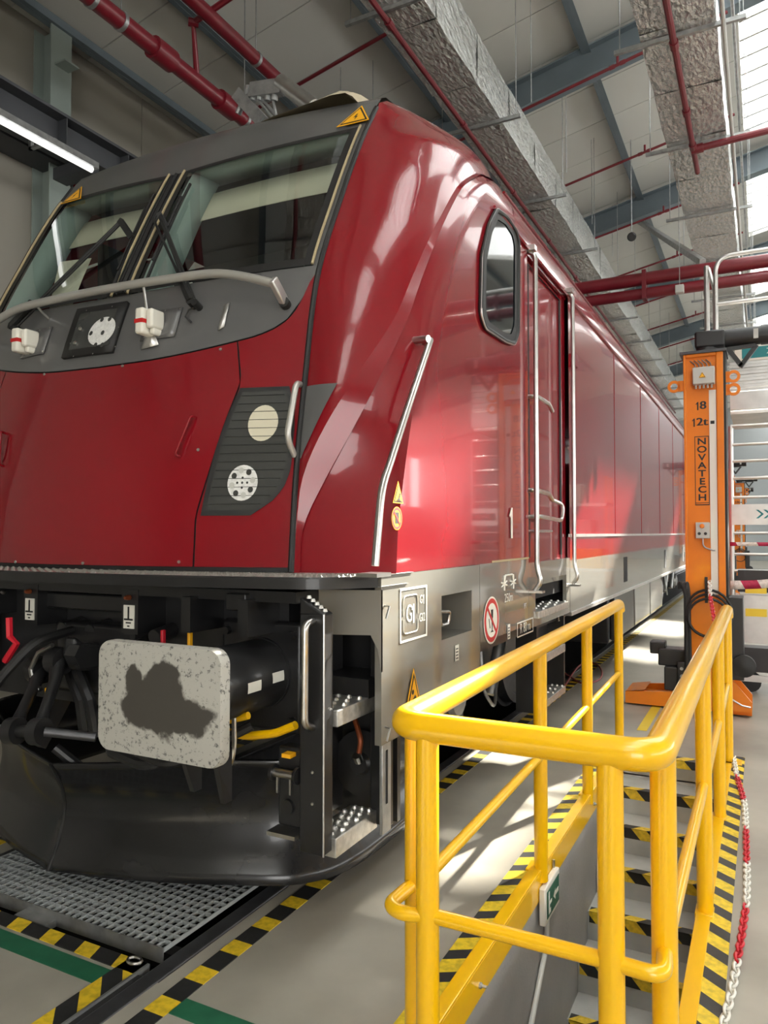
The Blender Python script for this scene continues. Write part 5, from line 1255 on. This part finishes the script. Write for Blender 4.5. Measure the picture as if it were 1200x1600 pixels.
# yellow triangle low on the skirt
c = dec(645, 1085); t3 = [V((DX, c.y-.095, c.z-.09)), V((DX, c.y+.095, c.z-.09)), V((DX, c.y, c.z+.115))]
sgn, c3, n3 = tri_sign(t3, (1, 0, 0), loco)
MB().prism([c3+V((.0075, y, z)) for y, z in ((-.04, -.045), (-.005, -.03), (-.02, 0), (.01, .02), (.025, .0), (.03, -.05), (.0, -.055))], (.0006, 0, 0)).build('falling_figure', 'decalblack', sgn, smooth=False)
MB().lathe(c3+V((.0075, -.015, .035)), (1, 0, 0), [(.011, 0), (.011, .0006)], 12).build('falling_figure', 'decalblack', sgn)
# slip / electrocution signs near the cheek handrail
c = at_x(620, 770, XS+.006); t3 = [V((XS+.008, c.y-.05, c.z-.045)), V((XS+.008, c.y+.05, c.z-.045)), V((XS+.008, c.y, c.z+.05))]
sgn, c3, n3 = tri_sign(t3, (1, 0, 0), loco)
MB().prism([c3+V((.0075, y, z)) for y, z in ((-.02, -.02), (.0, -.008), (.01, .012), (.018, .01), (.008, -.012), (.02, -.022))], (.0006, 0, 0)).build('slipping_figure', 'decalblack', sgn, smooth=False)
c = at_x(620, 810, XS+.008); ro = MB().prism(ell(c, .05, .05, XS+.008), (.001, 0, 0)).build('no_climbing_sign', 'decalyellow', loco, smooth=False)
ring(c, .036, .047, XS+.0095).build('sign_ring', 'decalred', ro)
MB().box(XS+.0095, XS+.010, c.y-.018, c.y+.016, c.z-.022, c.z+.026).build('sign_figure', 'decalblack', ro, smooth=False)
MB().prism([(XS+.0102, c.y-.03, c.z+.022), (XS+.0102, c.y-.024, c.z+.028), (XS+.0102, c.y+.03, c.z-.022), (XS+.0102, c.y+.024, c.z-.028)], (.0005, 0, 0)).build('sign_bar', 'decalred', ro, smooth=False)
# small lamp on the cab side, air hose on the floor
hf = [at_z(u, v, 0.014) for u, v in ((880, 1075), (905, 1040), (928, 1036), (940, 1048), (936, 1062), (912, 1068), (895, 1060), (880, 1050))]
tag(MB().tube([V([smooth_interp(range(8), [p[k] for p in hf], t/4) for k in range(3)]) for t in range(29)], 0.010, 8).build('air_line', mat('air_line_rubber', srgb(140, 62, 62), 0.5)), 'thin red air hose curling on the floor beneath the locomotive', 'hose')

# =================================================================== GRATING IN THE TRACK
GX0, GX1, GY0, GY1, GZ = -3.46, -2.13, 2.24, 3.95, 0.03
gr = thing('floor_grating', ((GX0+GX1)/2, GY0, 0), 'galvanised steel grating panel lying between the rails before the plough', 'grating')
bme = MB().box(GX0, GX1, -0.0028, 0.0028, -0.016, 0).mesh('cross_bar'); bme.materials.append(M['grate'])
nb = 36
for i in range(nb):
    o = bpy.data.objects.new('cross_bar', bme); o.location = (0, lerp(GY0, GY1, i/(nb-1)), GZ); col.objects.link(o); setparent(o, gr)
bme2 = MB().box(-0.0028, 0.0028, GY0, GY1, -0.016, 0.001).mesh('bearing_bar'); bme2.materials.append(M['grate'])
nb2 = 34
for i in range(nb2):
    o = bpy.data.objects.new('bearing_bar', bme2); o.location = (lerp(GX0, GX1, i/(nb2-1)), 0, GZ); col.objects.link(o); setparent(o, gr)
MB().box(GX0, GX1, GY0-0.004, GY0+0.001, GZ-0.06, GZ+0.001).build('edge_bar', 'galv', gr, smooth=False)
su = MB()
for y in (2.3, 3.0, 3.8): su.box(TRX0, TRX1, y, y+0.06, -0.10, -0.03)
su.build('support_beam', 'dark', floor, smooth=False)
q = at_z(210, 1505, 0.02); MB().tube([(q.x+.03*math.cos(2*PI*k/12), q.y+.02*math.sin(2*PI*k/12), 0.03) for k in range(12)], 0.007, 6, closed=True).build('lifting_eye', 'steel', gr)
q = at_z(55, 1440, -0.02); bb = MB().box(q.x-.1, q.x+.1, 2.18, 2.24, -.03, .0).build('grating_bracket', 'galv', gr, smooth=False)

# =================================================================== YELLOW RAILING
RL, RRX, RF, RT = -1.03, -0.25, 2.0, 1.10; RYE = 6.15
rr = 0.043
def rlx(y): return lerp(-0.982, -1.035, (y-2.0)/4.0)
rail = thing('guard_railing', ((RL+RRX)/2, RF, 0), 'yellow tubular guard railing around the stair pit', 'railing')
MB().tube(round_path([(rlx(RYE), RYE, RT-0.05), (rlx(RYE), RYE-0.03, RT), (rlx(RF), RF, RT), (RRX, RF, RT), (RRX, RYE-0.12, RT), (RRX, RYE-0.10, RT-0.05)], 0.085, 8), rr, 20).build('top_rail', 'yellow', rail, ang=60)
def post(x, y, z0, r=0.034, foot=True):
    p = MB().cyl((x, y, z0), (x, y, RT-0.01), r, 20).build('post', 'yellow', rail)
    return p
for y in (2.13, 3.66, 4.83): post(rlx(y), y, -0.05 if y > 2.2 else -.3)
post(rlx(RYE), RYE-0.05, 0.0)
for y in (2.13, 3.58, 4.80): post(RRX, y, -0.06 if y > 2.2 else -.3)
post(RRX, 5.98, 0.0)
post(-0.885, RF, -0.3); post(-0.365, RF, -0.3)
mr = 0.021; MZ = 0.56
MB().tube(round_path([(rlx(2.1), 2.13, MZ+.02), (rlx(2)-0.03, 2.0, MZ+0.0), (rlx(2)+0.02, 1.97, MZ), (-0.89, 1.99, MZ)], 0.05, 6), mr, 12).build('mid_rail_corner', 'yellow', rail)
MB().tube([(-0.89, RF, MZ), (-0.36, RF, MZ)], mr, 12).build('mid_rail', 'yellow', rail)
MB().tube(round_path([(-0.36, RF, MZ), (-0.235, RF-0.01, MZ), (RRX, 2.13, MZ)], 0.05, 6), mr, 12).build('mid_rail_corner', 'yellow', rail)
MB().tube([(rlx(2.1), 2.13, MZ), (rlx(RYE), RYE-0.05, MZ)], mr, 12).build('mid_rail', 'yellow', rail)
MB().tube([(RRX, 2.13, MZ), (RRX, 5.98, MZ)], mr, 12).build('mid_rail', 'yellow', rail)
for (x, y) in ((RL, RYE-0.05), (RRX, 5.98)): MB().box(x-0.09, x+0.09, y-0.06, y+0.06, 0.0, 0.012).build('foot_plate', 'yellow', rail, bevel=0.004)
for (x, y) in ((RL, 3.66), (RL, 4.83), (RRX, 3.58), (RRX, 4.80)):
    MB().box(x-0.04, x+0.035, y-0.05, y+0.05, -0.02, 0.013).build('foot_plate', 'yellow', rail, bevel=0.003)
# ---- exit sign and conduit on the pit wall
q = at_x(857, 1372, STX0+0.03)
es = thing('exit_sign', (q.x, q.y, q.z), 'small green and white emergency exit sign box on the pit wall', 'exit sign')
sy, sz = q.y, -0.13
es.location = (STX0+0.03, sy, sz)
MB().box(STX0+.014, STX0+0.045, sy-0.12, sy+0.16, sz-0.11, sz+0.07).build('sign_box', 'white', es, bevel=0.006)
MB().box(STX0+0.046, STX0+0.048, sy-0.09, sy+0.14, sz-0.085, sz+0.045).build('sign_face', 'signgreen', es, smooth=False)
X_ = STX0+0.0485
MB().box(X_, X_+.001, sy+0.05, sy+0.12, sz-0.03, sz-0.01).add([(X_+.001, sy+0.02, sz-.02), (X_+.001, sy+.06, sz+.01), (X_+.001, sy+.06, sz-.05)], [(0, 1, 2)]).build('sign_arrow', 'decalwhite', es, smooth=False)
MB().box(X_, X_+.001, sy-0.07, sy-0.05, sz-0.07, sz+0.02).box(X_, X_+.001, sy-0.05, sy-0.01, sz-0.03, sz-0.015).box(X_, X_+.001, sy-0.05, sy-0.03, sz-0.07, sz-0.05).box(X_, X_+.001, sy-0.068, sy-0.05, sz+.022, sz+.036).build('sign_figure', 'decalwhite', es, smooth=False)
MB().cyl((STX0+0.02, sy+0.14, sz+0.07), (STX0+0.02, sy+0.14, sz+0.11), 0.008, 8).build('sign_bolt', 'steel', es)
cdp = [(STX0+0.02, sy+0.0, sz-0.11), (STX0+0.02, sy-0.0, sz-0.25), (STX0+0.02, sy-0.14, sz-0.36), (STX0+0.02, sy-0.85, sz-0.95)]
tag(MB().tube(round_path(cdp, 0.06), 0.013, 10).build('wall_conduit', 'conduit'), 'white plastic conduit running down the pit wall from the exit sign', 'conduit')
# ---- red and white plastic chain
def link_mesh(m):
    pts = round_path([(-0.011, 0, -0.024), (0.011, 0, -0.024), (0.015, 0, 0), (0.011, 0, 0.024), (-0.011, 0, 0.024), (-0.015, 0, 0)], 0.008, 2)
    me = MB().tube(pts, 0.0056, 6, closed=True).mesh('chain_link'); me.materials.append(M[m]); me.shade_smooth(); return me
LW, LR = link_mesh('whiteplastic'), link_mesh('redplastic')
def chain(path, name_label, seq):
    t = thing('plastic_chain', path[0], name_label, 'chain')
    P = [V(p) for p in path]; L = [0]
    for a, b in zip(P, P[1:]): L.append(L[-1]+(b-a).length)
    n = int(L[-1]/0.037)
    def pt(d): return V([interp(L, [p[k] for p in P], d) for k in range(3)])
    for i in range(n):
        d = i*0.037; p = pt(d); q = pt(d+0.01); dr = (q-p); dr = dr.normalized() if dr.length > 1e-6 else V((0, 1, 0))
        o = bpy.data.objects.new('chain_link', LR if seq(i) else LW); col.objects.link(o)
        o.rotation_mode = 'QUATERNION'; up = dr.to_track_quat('Z', 'Y'); roll = Matrix.Rotation(PI/2*(i % 2)+0.5, 4, 'Z').to_quaternion()
        o.rotation_quaternion = up @ roll; o.location = p; setparent(o, t)
    return t
cp = [at_z(u, v, 0.018) for u, v in ((1146, 1183), (1152, 1215), (1163, 1255), (1166, 1320), (1167, 1390), (1162, 1440), (1152, 1500), (1143, 1550), (1130, 1600), (1118, 1640), (1108, 1690))]
cs = [V([smooth_interp(range(len(cp)), [p[k] for p in cp], t/3) for k in range(3)]) for t in range(3*(len(cp)-1)+1)]
chain(cs, 'red and white plastic chain lying along the striped kerb edge', lambda i: (i//13) % 2 == 1)
chain([(-0.45, 7.44, 1.22), (-0.43, 7.2, 1.1), (-0.36, 6.6, 0.9), (-0.285, 6.05, 0.93), (RRX-0.048, 5.99, 0.85), (RRX-0.048, 5.98, 0.5), (RRX-0.046, 5.98, 0.42)], 'red plastic chain hung from the lifting column to the railing end', lambda i: i > 6)

# =================================================================== LIFTING COLUMNS
def lift(name, x0, y0, label, group, num='18'):
    X0, X1, Y0, Y1, ZT2 = x0, x0+0.345, y0, y0+0.36, 3.36
    t = thing(name, (x0+0.17, y0+0.18, 0), label, 'lifting column', group)
    b = MB(); b.box(X0, X1, Y0+0.03, Y1, 0.12, ZT2); b.box(X0, X0+0.022, Y0, Y0+0.03, 0.12, ZT2); b.box(X1-0.06, X1, Y0, Y0+0.03, 0.12, ZT2); b.box(X0+.022, X1-.06, Y0, Y0+0.03, ZT2-0.03, ZT2)
    b.build('column', 'orange', t, smooth=False, bevel=0.006)
    MB().box(X1, X1+0.02, Y0+0.01, Y1, 0.5, ZT2).build('side_guide', 'rubber', t, smooth=False)
    MB().box(X1-0.125, X1-0.065, Y0+0.02, Y0+0.029, 1.1, ZT2-0.35).build('white_strip', 'white', t, smooth=False)
    MB().box(X1-0.115, X1-0.08, Y0+0.017, Y0+0.02, 2.69, 2.72).build('strip_mark', 'decalblack', t, smooth=False)
    # top plate, motor and gearbox
    MB().box(X0-0.03, X1+0.03, Y0-0.02, Y1+0.02, ZT2, ZT2+0.025).build('top_plate', 'crane', t, smooth=False)
    mo = MB().box(X0+0.1, X0+0.36, Y0+0.03, Y0+0.26, ZT2+0.06, ZT2+0.22).build('gearbox', 'blackplastic', t, bevel=0.02)
    MB().cyl((X0+0.36, Y0+0.14, ZT2+0.145), (X0+0.72, Y0+0.14, ZT2+0.145), 0.085, 24).build('motor', 'blackplastic', t)
    MB().cyl((X0+0.66, Y0+0.14, ZT2+0.145), (X0+0.75, Y0+0.14, ZT2+0.145), 0.092, 24).build('motor_cap', 'blackplastic', mo)
    MB().box(X0+0.60, X0+0.64, Y0+0.05, Y0+0.056, ZT2+0.10, ZT2+0.19).build('motor_plate', 'greybox', mo, smooth=False)
    MB().lathe((X0+0.2, Y0+0.1, ZT2+0.02), (0, 0, 1), [(0.09, 0), (0.09, 0.04), (0.05, 0.05), (0.045, 0.09), (0.02, 0.1), (0, 0.11)], 18).build('spindle_bearing', 'blackplastic', t)
    br = MB(); br.bar((X1+0.03, Y0+0.12, ZT2+0.04), (X1+0.27, Y0+0.12, ZT2+0.05), 0.05, 0.03); br.bar((X1+0.04, Y0+0.12, ZT2+0.04), (X1+0.15, Y0+0.12, ZT2-0.13), 0.04, 0.04); br.bar((X1+0.28, Y0+0.12, ZT2+0.05), (X1+0.14, Y0+0.12, ZT2-0.14), 0.04, 0.04)
    br.build('motor_bracket', 'blackplastic', t, smooth=False)
    # lifting lugs
    for (xx, sg, z) in ((X0, -1, ZT2-0.29), (X1, 1, ZT2-0.24), (X1, 1, ZT2-0.36)):
        mb = MB(); mb.box(min(xx, xx+sg*0.05), max(xx, xx+sg*0.05), Y0+0.02, Y0+0.045, z-0.05, z+0.05)
        rows = [[(xx+sg*0.085+r*math.cos(2*PI*i/20), Y0+d, z+r*math.sin(2*PI*i/20)) for i in range(21)] for r, d in ((0.032, .02), (0.058, .02), (0.058, .045), (0.032, .045), (0.032, .02))]
        mb.grid(rows); mb.build('lifting_lug', 'orange', t, ang=30)
    # boxes
    jb_ = MB().box(X0+0.085, X0+0.275, Y0-0.06, Y0+0.03, ZT2-0.30, ZT2-0.14).build('junction_box', 'greybox', t, bevel=0.008)
    c_ = V((X0+0.17, Y0-0.061, ZT2-0.22)); tri_sign([c_+V((-.03, 0, -.022)), c_+V((.03, 0, -.022)), c_+V((0, 0, .03))], (0, -1, 0), jb_)
    for k in range(5):
        MB().cyl((X0+0.11+.034*k, Y0-0.015, ZT2-0.335), (X0+0.11+.034*k, Y0-0.015, ZT2-0.30), 0.009, 8).build('cable_gland', 'greybox', jb_)
        MB().tube([(X0+0.11+.034*k, Y0-0.015, ZT2-0.14), (X0+0.10+.034*k, Y0+0.0, ZT2-0.10), (X0+0.06+.034*k, Y0+.02, ZT2-0.06)], 0.006, 6).build('cable', 'galv', jb_)
    cb_ = MB().box(X0+0.095, X0+0.215, Y0-0.04, Y0+0.03, 1.62, 1.77).build('control_box', 'greybox', t, bevel=0.006)
    MB().lathe((X0+0.152, Y0-0.04, 1.735), (0, -1, 0), [(0.022, 0), (0.022, .012), (0.018, .02), (0, .022)], 16).build('stop_button', 'decalred' if False else 'orange', cb_)
    for dx in (0.127, 0.18): MB().lathe((X0+dx, Y0-0.04, 1.665), (0, -1, 0), [(0.014, 0), (0.014, .008), (0, .009)], 12).build('push_button', 'blackplastic', cb_)
    MB().tube(round_path([(X0+0.155, Y0-0.01, 1.62), (X0+.155, Y0-.01, 1.54), (X0+.24, Y0+.01, 1.51), (X1-.09, Y0+.02, 1.51)], 0.04), 0.007, 6).build('cable', 'galv', cb_)
    hk_ = MB().box(X0+0.165, X0+0.19, Y0-0.0, Y0+0.03, 1.02, 1.26).build('hook_strip', 'blackplastic', t, smooth=False)
    # lettering
    R_, U_ = V((1, 0, 0)), V((0, 0, 1)); yt = Y0+0.0285
    for dx_ in (-.004, 0, .004):
        text('column_text', num[1], 0.105, (X0+0.168+dx_, yt+dx_*.02, 2.87), R_, U_, 'decalblack', t, sx=1.1); text('column_text', '2t', 0.105, (X0+0.158+dx_, yt+dx_*.02, 2.715), R_, U_, 'decalblack', t, sx=1.15)
    for x_, z_ in ((.118, 2.868), (.085, 2.713)): one_mark('column_text', 0.078, (X0+x_, yt, z_), R_, U_, 'decalblack', t, (0, -1, 0))
    nf = MB(); 
    for (a, b, c2, d) in ((X0+.09, X0+.215, 1.93, 1.94), (X0+.09, X0+.215, 1.95, 1.956), (X0+.09, X0+.215, 2.575, 2.582), (X0+.09, X0+.096, 1.94, 2.58), (X0+.209, X0+.215, 1.94, 2.58)): nf.box(a, b, yt-.001, yt, c2, d)
    nf = nf.build('name_frame', 'decalblack', t, smooth=False)
    for k, ch_ in enumerate('NOVATECH'): text('name_letter', ch_, 0.085, (X0+0.153, yt-.001, 2.53-0.0755*k), R_, U_, 'decalblack', nf, bold=.002, sx=1.25)
    # base: legs towards the train, foot to the right
    bs = MB()
    bs.prism([(X0-0.56, Y0+0.02, 0.02), (X0-0.56, Y0+.02, 0.13), (X0-0.1, Y0+.02, 0.17), (X0+0.0, Y0+.02, 0.42), (X0+.4, Y0+.02, 0.42), (X0+.4, Y0+.02, 0.02)], (0, 0.03, 0))
    bs.prism([(X0-0.56, Y0+0.45, 0.02), (X0-0.56, Y0+.45, 0.13), (X0-0.1, Y0+.45, 0.17), (X0+0.0, Y0+.45, 0.42), (X0+.4, Y0+.45, 0.42), (X0+.4, Y0+.45, 0.02)], (0, 0.03, 0))
    bs.box(X0-0.5, X0+0.4, Y0+0.05, Y0+0.45, 0.05, 0.09)
    bs.add([(X0-.56, Y0+.02, .13), (X0-.56, Y0+.48, .13), (X0-.38, Y0+.48, .16), (X0-.38, Y0+.02, .16), (X0-.56, Y0+.02, .02), (X0-.56, Y0+.48, .02)], [(0, 1, 2, 3), (4, 5, 1, 0)])
    bs.build('base_leg', 'orange', t, smooth=False)
    ft = MB(); ft.prism([(X1+0.02, Y0-0.02, 0.02), (X1+.02, Y0-.02, 0.36), (X1+0.2, Y0-.02, 0.14), (X1+.2, Y0-.02, 0.02)], (0, 0.03, 0)); ft.prism([(X1+0.02, Y0+0.35, 0.02), (X1+.02, Y0+.35, 0.36), (X1+0.2, Y0+.35, 0.14), (X1+.2, Y0+.35, 0.02)], (0, 0.03, 0)); ft.box(X1+.02, X1+.2, Y0-.02, Y0+.38, .02, .05)
    ft = ft.build('base_foot', 'orange', t, smooth=False)
    MB().tube([(X1+0.03, Y0-0.03, 0.16), (X1+0.12, Y0-0.035, 0.11), (X1+.19, Y0-.035, .10)], 0.008, 6).build('foot_handle', 'steel', ft)
    MB().box(X1+0.02, X1+0.14, Y0-0.02, Y0+0.3, 0.33, 1.08).build('drive_cabinet', 'blackplastic', t, bevel=0.006)
    MB().lathe((X1+0.14, Y0-0.03, 0.47), (0, -1, 0), [(0.10, 0), (0.10, .05), (0.07, .055), (0.03, .07), (0, .07)], 24).build('transport_wheel', 'rubber', t)
    # carriage claw
    cl = MB().box(X0-0.26, X0-0.0, Y0+0.06, Y0+0.30, 0.40, 0.56).box(X0-0.34, X0-0.20, Y0+0.1, Y0+0.26, 0.50, 0.62).build('carriage_claw', 'blackplastic', t, bevel=0.012)
    MB().box(X0-0.08, X0+0.03, Y0-0.03, Y0+.02, 0.20, 0.46).build('claw_plate', 'blackplastic', cl, bevel=0.01)
    for dz in (.26, .33, .40): MB().cyl((X0-0.04, Y0-0.045, dz), (X0-.04, Y0-.03, dz), 0.016, 8).build('claw_bolt', 'galv', cl)
    MB().box(X0-0.2, X0-0.08, Y0+0.0, Y0+.3, 0.18, 0.40).build('guide_shoe', 'blackplastic', cl, bevel=0.01)
    # cables
    cbm = MB()
    for k in range(4): cbm.tube(round_path([(X0-0.05+.02*k, Y0-0.03-.01*k, 1.15), (X0-0.05+.022*k, Y0-.05, 1.22), (X0+0.0+.01*k, Y0-.045, 1.12), (X0+0.0+.012*k, Y0-.03, 0.35)], 0.06), 0.016, 8)
    cbm.build('hanging_cable', 'cable', t)
    for k in range(3):
        cl_ = [(X0+0.20+(0.20-.012*k)*math.cos(2*PI*i/28)*0.98, Y0-0.05-0.014*k, 0.93-.02*k+(0.215-.02*k)*math.sin(2*PI*i/28)) for i in range(28)]
        MB().tube(cl_, 0.012, 8, closed=True).build('cable_coil', 'cable', t)
    return t
GRP = 'orange lifting columns along the track'
lf = lift('lifting_column', -0.66, 7.5, 'orange lifting column with black motor, first beyond the stair railing', GRP)
def lift_copy(x, y, label):
    c_ = copy_tree(lf); c_.location = (x+0.17, y+0.18, 0); c_['label'] = label; return c_
lift_copy(-0.66+0.02, 13.6, 'orange lifting column standing directly behind the one by the railing')
q = at_y(1150, 740, 20.0); lift_copy(q.x+0.16, 20.0, 'orange lifting column seen through the bars of the aluminium platform')
q = at_y(1130, 740, 26); lift_copy(-0.62, 27.0, 'most distant orange lifting column in the row beside the train')

# =================================================================== ALUMINIUM WORK PLATFORM
PYF = 8.7
wp = thing('work_platform', (0.06, PYF, 0), 'mobile aluminium work platform with railings behind the lifting column', 'work platform')
PXL, PXR = -0.30, 0.42
def pz(v): return at_y(1165, v, PYF).z
for v, r in ((665, .02), (694, .018), (720, .018), (747, .018), (777, .016), (833, .016), (866, .016), (892, .016), (920, .018), (945, .018), (963, .014)):
    z = pz(v); MB().cyl((PXL, PYF, z), (PXR, PYF, z), r, 8).build('guard_rail', 'alu', wp)
for x in (PXL, PXR): MB().cyl((x, PYF, 0.25), (x, PYF, pz(665)), 0.025, 10).build('upright', 'alu', wp)
# ribbed fascia: slats, then plain board
zt, zl = pz(566), pz(612)
for k in range(9): MB().box(PXL+.0, PXR, PYF-0.05-.01*(k % 2), PYF, lerp(zl, zt, k/9)+.004, lerp(zl, zt, (k+1)/9)-.002).build('fascia_slat', 'alu', wp, smooth=False)
MB().box(PXL, PXR, PYF-0.05, PYF, pz(640), pz(613)).build('fascia_board', 'alu', wp, smooth=False)
sgb = MB().box(PXL+.05, PXR, PYF-0.05, PYF, pz(566)+.003, pz(541)).build('sign_board', 'white', wp, smooth=False)
MB().box(PXL+0.12, PXR, PYF-0.053, PYF-.05, pz(562), pz(545)).build('teal_band', 'teal', sgb, smooth=False)
text('sign_text', 'ZARGES', 0.085, (0.05, PYF-.055, (pz(562)+pz(545))/2), V((1, 0, 0)), V((0, 0, 1)), 'decalwhite', sgb, align='LEFT')
tb = MB().box(PXL, PXR, PYF-0.03, PYF, pz(820), pz(788)).build('toe_board', 'alu', wp, smooth=False)
z = (pz(810)+pz(797))/2; 
MB().box(0.12, PXR, PYF-.033, PYF-.03, pz(810), pz(797)).build('teal_band', 'teal', tb, smooth=False)
text('sign_text', 'ZARGES', 0.055, (0.19, PYF-.035, z), V((1, 0, 0)), V((0, 0, 1)), 'decalwhite', tb, align='LEFT')
for k in range(2): MB().prism([(-.07+.07*k, PYF-.033, z-.045), (-.02+.07*k, PYF-.033, z), (-.07+.07*k, PYF-.033, z+.045), (-.045+.07*k, PYF-.033, z+.045), (.005+.07*k, PYF-.033, z), (-.045+.07*k, PYF-.033, z-.045)], (0, .002, 0)).build('chevron', 'teal', tb, smooth=False)
MB().box(PXL, PXR, PYF+.02, PYF+1.3, pz(640)-.04, pz(640)).build('deck', 'alu', wp, smooth=False)
# lower chassis
MB().box(PXL+.02, PXR, PYF-.04, PYF+.2, 0.22, 0.47).build('chassis_beam', 'blackplastic', wp, smooth=False)
MB().box(PXL+.02, PXR, PYF-.06, PYF-.04, 0.12, 0.19).build('kick_rail', 'alu', wp, smooth=False)
MB().box(PXL+.02, PXR, PYF-.05, PYF-.0, 0.52, 1.02).build('lower_panel', 'alu', wp, smooth=False)
for z in (0.88, 1.12): MB().box(PXL+.12, PXL+.32, PYF-.06, PYF-.05, z-.08, z).build('yellow_pad', 'tapeyellow', wp, smooth=False)
MB().box(PXL+.05, PXL+.5, PYF-.03, PYF+.3, 1.05, 1.28).build('battery_box', 'blackplastic', wp, smooth=False)
for x in (-0.15, 0.3): MB().cyl((x, PYF, 0.11), (x, PYF+.06, 0.11), 0.11, 18).build('castor', 'rubber', wp)
# high guard rails of the platform top
UY = PYF+0.25
hx = at_y(1118, 430, UY).x
MB().tube(round_path([(hx, UY, pz(566)), (hx, UY, at_y(1150, 397, UY).z), (PXR, UY, at_y(1150, 397, UY).z)], 0.18, 8), 0.024, 12).build('top_guard_rail', 'alu', wp)
MB().tube([(hx, UY, at_y(1150, 472, UY).z), (PXR, UY, at_y(1150, 472, UY).z)], 0.022, 10).build('top_guard_rail', 'alu', wp)
hx2 = at_y(1104, 430, UY+.4).x
MB().cyl((hx2, UY+.4, pz(566)), (hx2, UY+.4, at_y(1104, 416, UY+.4).z), 0.03, 12).build('top_upright', 'alu', wp)
MB().tube([(hx2+.02, UY+.4, at_y(1104, 420, UY+.4).z), (hx2+.09, UY+.3, at_y(1104, 460, UY+.4).z), (hx2+.09, UY+.3, pz(566))], 0.022, 8).build('top_upright', 'alu', wp)
for x in (0.36,): MB().cyl((x, UY, pz(566)), (x, UY, at_y(1150, 397, UY).z), 0.022, 10).build('top_upright', 'alu', wp)
# barrier tape tied across the platform
za, zb2 = pz(914), pz(904)
rows = [[(lerp(PXL-.02, PXR+.02, i/14), PYF-0.06, lerp(za, zb2+.05, i/14)-0.03*math.sin(PI*i/14)+d) for i in range(15)] for d in (-.045, .045)]
tag(MB().grid(rows).build('barrier_tape', 'redwhite', solid=0.002), 'red and white barrier tape stretched across the aluminium platform', 'tape')
rows = [[(lerp(PXL-.02, PXR+.02, i/14), PYF-0.055, pz(850)+d) for i in range(15)] for d in (-.02, .02)]
tag(MB().grid(rows).build('barrier_tape', 'redwhite', solid=0.002), 'narrow red and white tape strung higher above the wide barrier tape', 'tape')
# far platform and cupboards filling the distance behind
def far_rack(x, y, label):
    t = thing('storage_rack', (x, y, 0), label, 'rack')
    for dx in (0, 2.4):
        for dy in (0, 0.8): MB().box(x+dx, x+dx+.08, y+dy, y+dy+.08, 0, 3.4).build('upright', 'orange', t, smooth=False)
    for z in (0.5, 1.5, 2.5): MB().box(x, x+2.48, y, y+.88, z, z+.08).build('shelf', 'alu', t, smooth=False)
    for k, (z, h, m) in enumerate(((.58, .6, 'decalyellow'), (1.58, .5, 'greybox'), (2.58, .6, 'white'))): MB().box(x+.2+.3*k, x+1.2+.3*k, y+.1, y+.7, z, z+h).build('crate', m, t, bevel=.02)
    return t
far_rack(1.4, 23.0, 'orange storage rack with boxes in the distance behind the aluminium platform')
